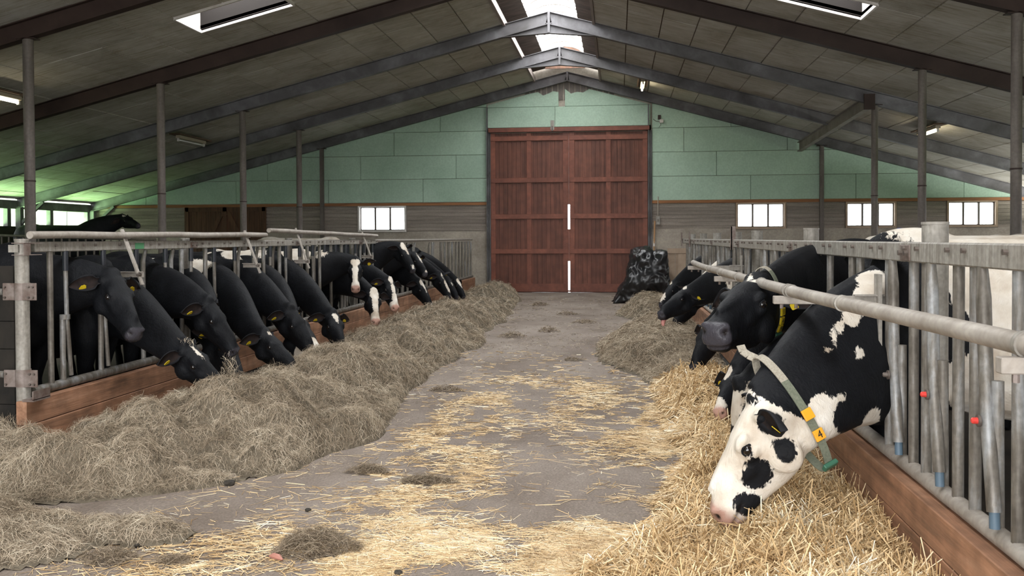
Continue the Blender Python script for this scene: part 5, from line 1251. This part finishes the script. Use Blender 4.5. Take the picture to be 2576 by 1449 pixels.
# scattered straw on the concrete
def d_thin(x, y):
    c = smooth_noise(x, y*.55, 3.2, 21); f_ = smooth_noise(x, y, 9, 22)
    xr_ = np.interp(y, [1.5, 3.6, 4.2, 4.8, 5.3, 6.5, 8, 9.5, 10.3], [-1.2, -.75, -.25, .0, .22, .38, .25, .35, .9])
    d = .035+0*x
    d = np.maximum(d, .95*sst(xr_-.55, xr_+.05, x)*sst(10.6, 9.6, y))
    d = np.maximum(d, .72*sst(-1.75, -1.0, x)*sst(5.0, 4.3, y))
    d = np.maximum(d, .16*sst(-2.6, -2.2, x)*sst(-1.1, -1.7, x)*sst(4.9, 4.3, y))
    d = np.maximum(d, .55*np.exp(-((x+1.15+.02*(y-5))/.36)**2)*sst(9.8, 8.8, y))
    d = np.maximum(d, .50*np.exp(-((x+.1)/.55)**2)*sst(5.6, 7.2, y)*sst(10.3, 9.2, y))
    d = np.maximum(d, .45*np.exp(-((y-9.1)/.7)**2)*sst(-1.6, -1.0, x))
    d = d*(1-.8*np.exp(-(((x+.42)/.22)**2+((y-6.1)/.9)**2)))*(1-.7*np.exp(-(((x-.02)/.2)**2+((y-5.2)/.3)**2)))*(1-.6*np.exp(-((x+.72-.03*(y-5))/.14)**2)*sst(5, 6, y))
    return d*sst(.22, .72, c*.6+f_*.4)*1.4*(x < 1.2)*(y < 12)
heap('loose_straw', 'loose golden straw scattered thinly over the concrete aisle', 'straw', lambda x, y: np.zeros_like(x), -2.7, 1.2, 3.3, 12, .5, [M['straw_base'], M['straw']], 60000, straw_fib(.07, .0042, .05, .01), d_thin)
heap('loose_hay', 'thin chaff and hay wisps trodden over the concrete aisle', 'hay', lambda x, y: np.zeros_like(x), -2.9, 1.1, 3.3, 24, .5, [M['hay_base'], M['hay']], 16000, hay_fib(.05, .0018, .004, .1),
     lambda x, y: (.10+.5*sst(-1.3, -2.1, x)*sst(5, 6, y)+.4*sst(10, 13, y))*sst(.3, .7, smooth_noise(x, y, 3, 31)))
# single tufts of hay on the concrete: each a thing
def tuft(x, y, rx, ry, h, n, label, seed, dark=False):
    r_ = np.sqrt(rng.uniform(0, 1, n)); a = rng.uniform(0, 2*np.pi, n); X = x+rx*r_*np.cos(a)*(1+.2*np.sin(3*a+seed)); Y = y+ry*r_*np.sin(a)
    Z = h*(1-r_**2)*rng.uniform(.1, 1, n)+.003
    V, F = strands(np.stack([X, Y, Z], 1), rng.uniform(0, 2*np.pi, n), rng.normal(0, .35, n), rng.uniform(.03, .09, n), rng.uniform(.0012, .0024, n)*max(1, y/6), 'hay')
    V[:, 2] = np.maximum(V[:, 2], .001)
    me = fast_mesh('hay_tuft', V-np.array([x, y, 0]), F, np.repeat(rng.uniform(0, .55, n), 6), [M['hay']])
    tag(link('hay_tuft', me, None, (x, y, 0)), label, 'hay tuft', 'tufts of hay on the aisle floor')
for a in [(-1.47, 4.27, .20, .17, .10, 2600, 'dark round hay tuft in the front of the aisle with straws across it'), (-1.18, 5.50, .17, .06, .05, 1200, 'flat elongated hay tuft in the middle of the aisle at the front'),
          (-1.60, 5.70, .13, .06, .06, 900, 'hay tuft beside the flat elongated one, just off the windrow'), (-2.38, 4.02, .13, .09, .06, 900, 'small dark hay tuft near the lower left corner heap'),
          (-2.05, 4.02, .08, .05, .03, 350, 'small straw-flecked hay tuft between the corner heap and the round tuft'), (-1.69, 8.85, .16, .12, .06, 500, 'hay tuft at the tip of the spur of the left windrow'),
          (-1.11, 14.6, .16, .2, .10, 350, 'dark hay clod in the middle of the aisle, halfway to the door'), (-1.60, 13.8, .2, .25, .09, 400, 'hay clod left of the middle of the aisle, halfway to the door'),
          (-1.0, 17.9, .2, .3, .09, 250, 'small hay clod in the distant aisle, left one'), (-.62, 16.2, .2, .3, .06, 250, 'small flat hay clod in the distant aisle, right one'),
          (-1.75, 20.3, .2, .3, .08, 250, 'hay clod far down the aisle in front of the door gap'), (-.55, 11.2, .12, .1, .04, 250, 'thin hay wisp left of the grey heap on the right')]:
    tuft(*a, seed=random.random()*6)
# hay hanging from mouths and on polls
def wisps(name, label, c, n, spread, L, parent=None):
    P = np.array(c)+rng.normal(0, 1, (n, 3))*np.array(spread)
    V, F = strands(P, rng.uniform(0, 2*np.pi, n), rng.uniform(-1.5, -.3, n), rng.uniform(.5, 1.4, n)*L, rng.uniform(.0015, .003, n), 'hay')
    me = fast_mesh(name, V-np.array(c), F, np.repeat(rng.uniform(.55, 1, n), 6), [M['hay']])
    tag(link(name, me, None, c), label, 'hay tuft', kind=None)
wisps('hay_wisp', 'wisp of hay hanging from the mouth of a black cow in the left row', (-3.14, 7.10, .47), 90, (.03, .02, .05), .09)
wisps('hay_wisp', 'hay stuck on the poll of the nearest grazing black cow on the left', (-3.34, 6.77, .70), 50, (.028, .025, .010), .05)
# dung crumbs and a dead leaf
for x, y, s, l in ((-2.36, 5.32, .035, 'small dark dung crumb on the concrete in front of the left hay'), (-2.22, 4.36, .016, 'tiny dark crumb right of the corner heap'), (-2.34, 4.2, .015, 'tiny dark crumb below the corner heap'), (-1.7, 4.85, .018, 'tiny dark crumb left of the straw'), (-.98, 3.98, .02, 'tiny purple-brown crumb in the front straw')):
    bm = bmesh.new(); bmesh.ops.create_icosphere(bm, subdivisions=2, radius=s)
    for v in bm.verts: v.co *= 1+.35*mnoise.noise(v.co*40+Vector((x, y, 0))); v.co.z = max(-s*.4, v.co.z*.6)
    me = bpy.data.meshes.new('dung_crumb'); bm.to_mesh(me); bm.free(); me.materials.append(M['dung'])
    tag(link('dung_crumb', me, None, (x, y, s*.4)), l, 'crumb', 'crumbs on the floor')
lf = MB(); lf.add([(-1.64, 4.10, .012), (-1.60, 4.12, .03), (-1.55, 4.10, .018), (-1.59, 4.06, .012), (-1.60, 4.095, .002)], [(0, 4, 1), (1, 4, 2), (2, 4, 3), (3, 4, 0)])
lf = MB(); lf.tube([(-1.635, 4.12, .008), (-1.61, 4.11, .014), (-1.58, 4.095, .014), (-1.555, 4.08, .008)], [.004, .014, .014, .004], 8)
tag(obj('dead_leaf', lf, M['leaf'], smooth=True), 'small reddish leaf beside the round hay tuft', 'leaf')
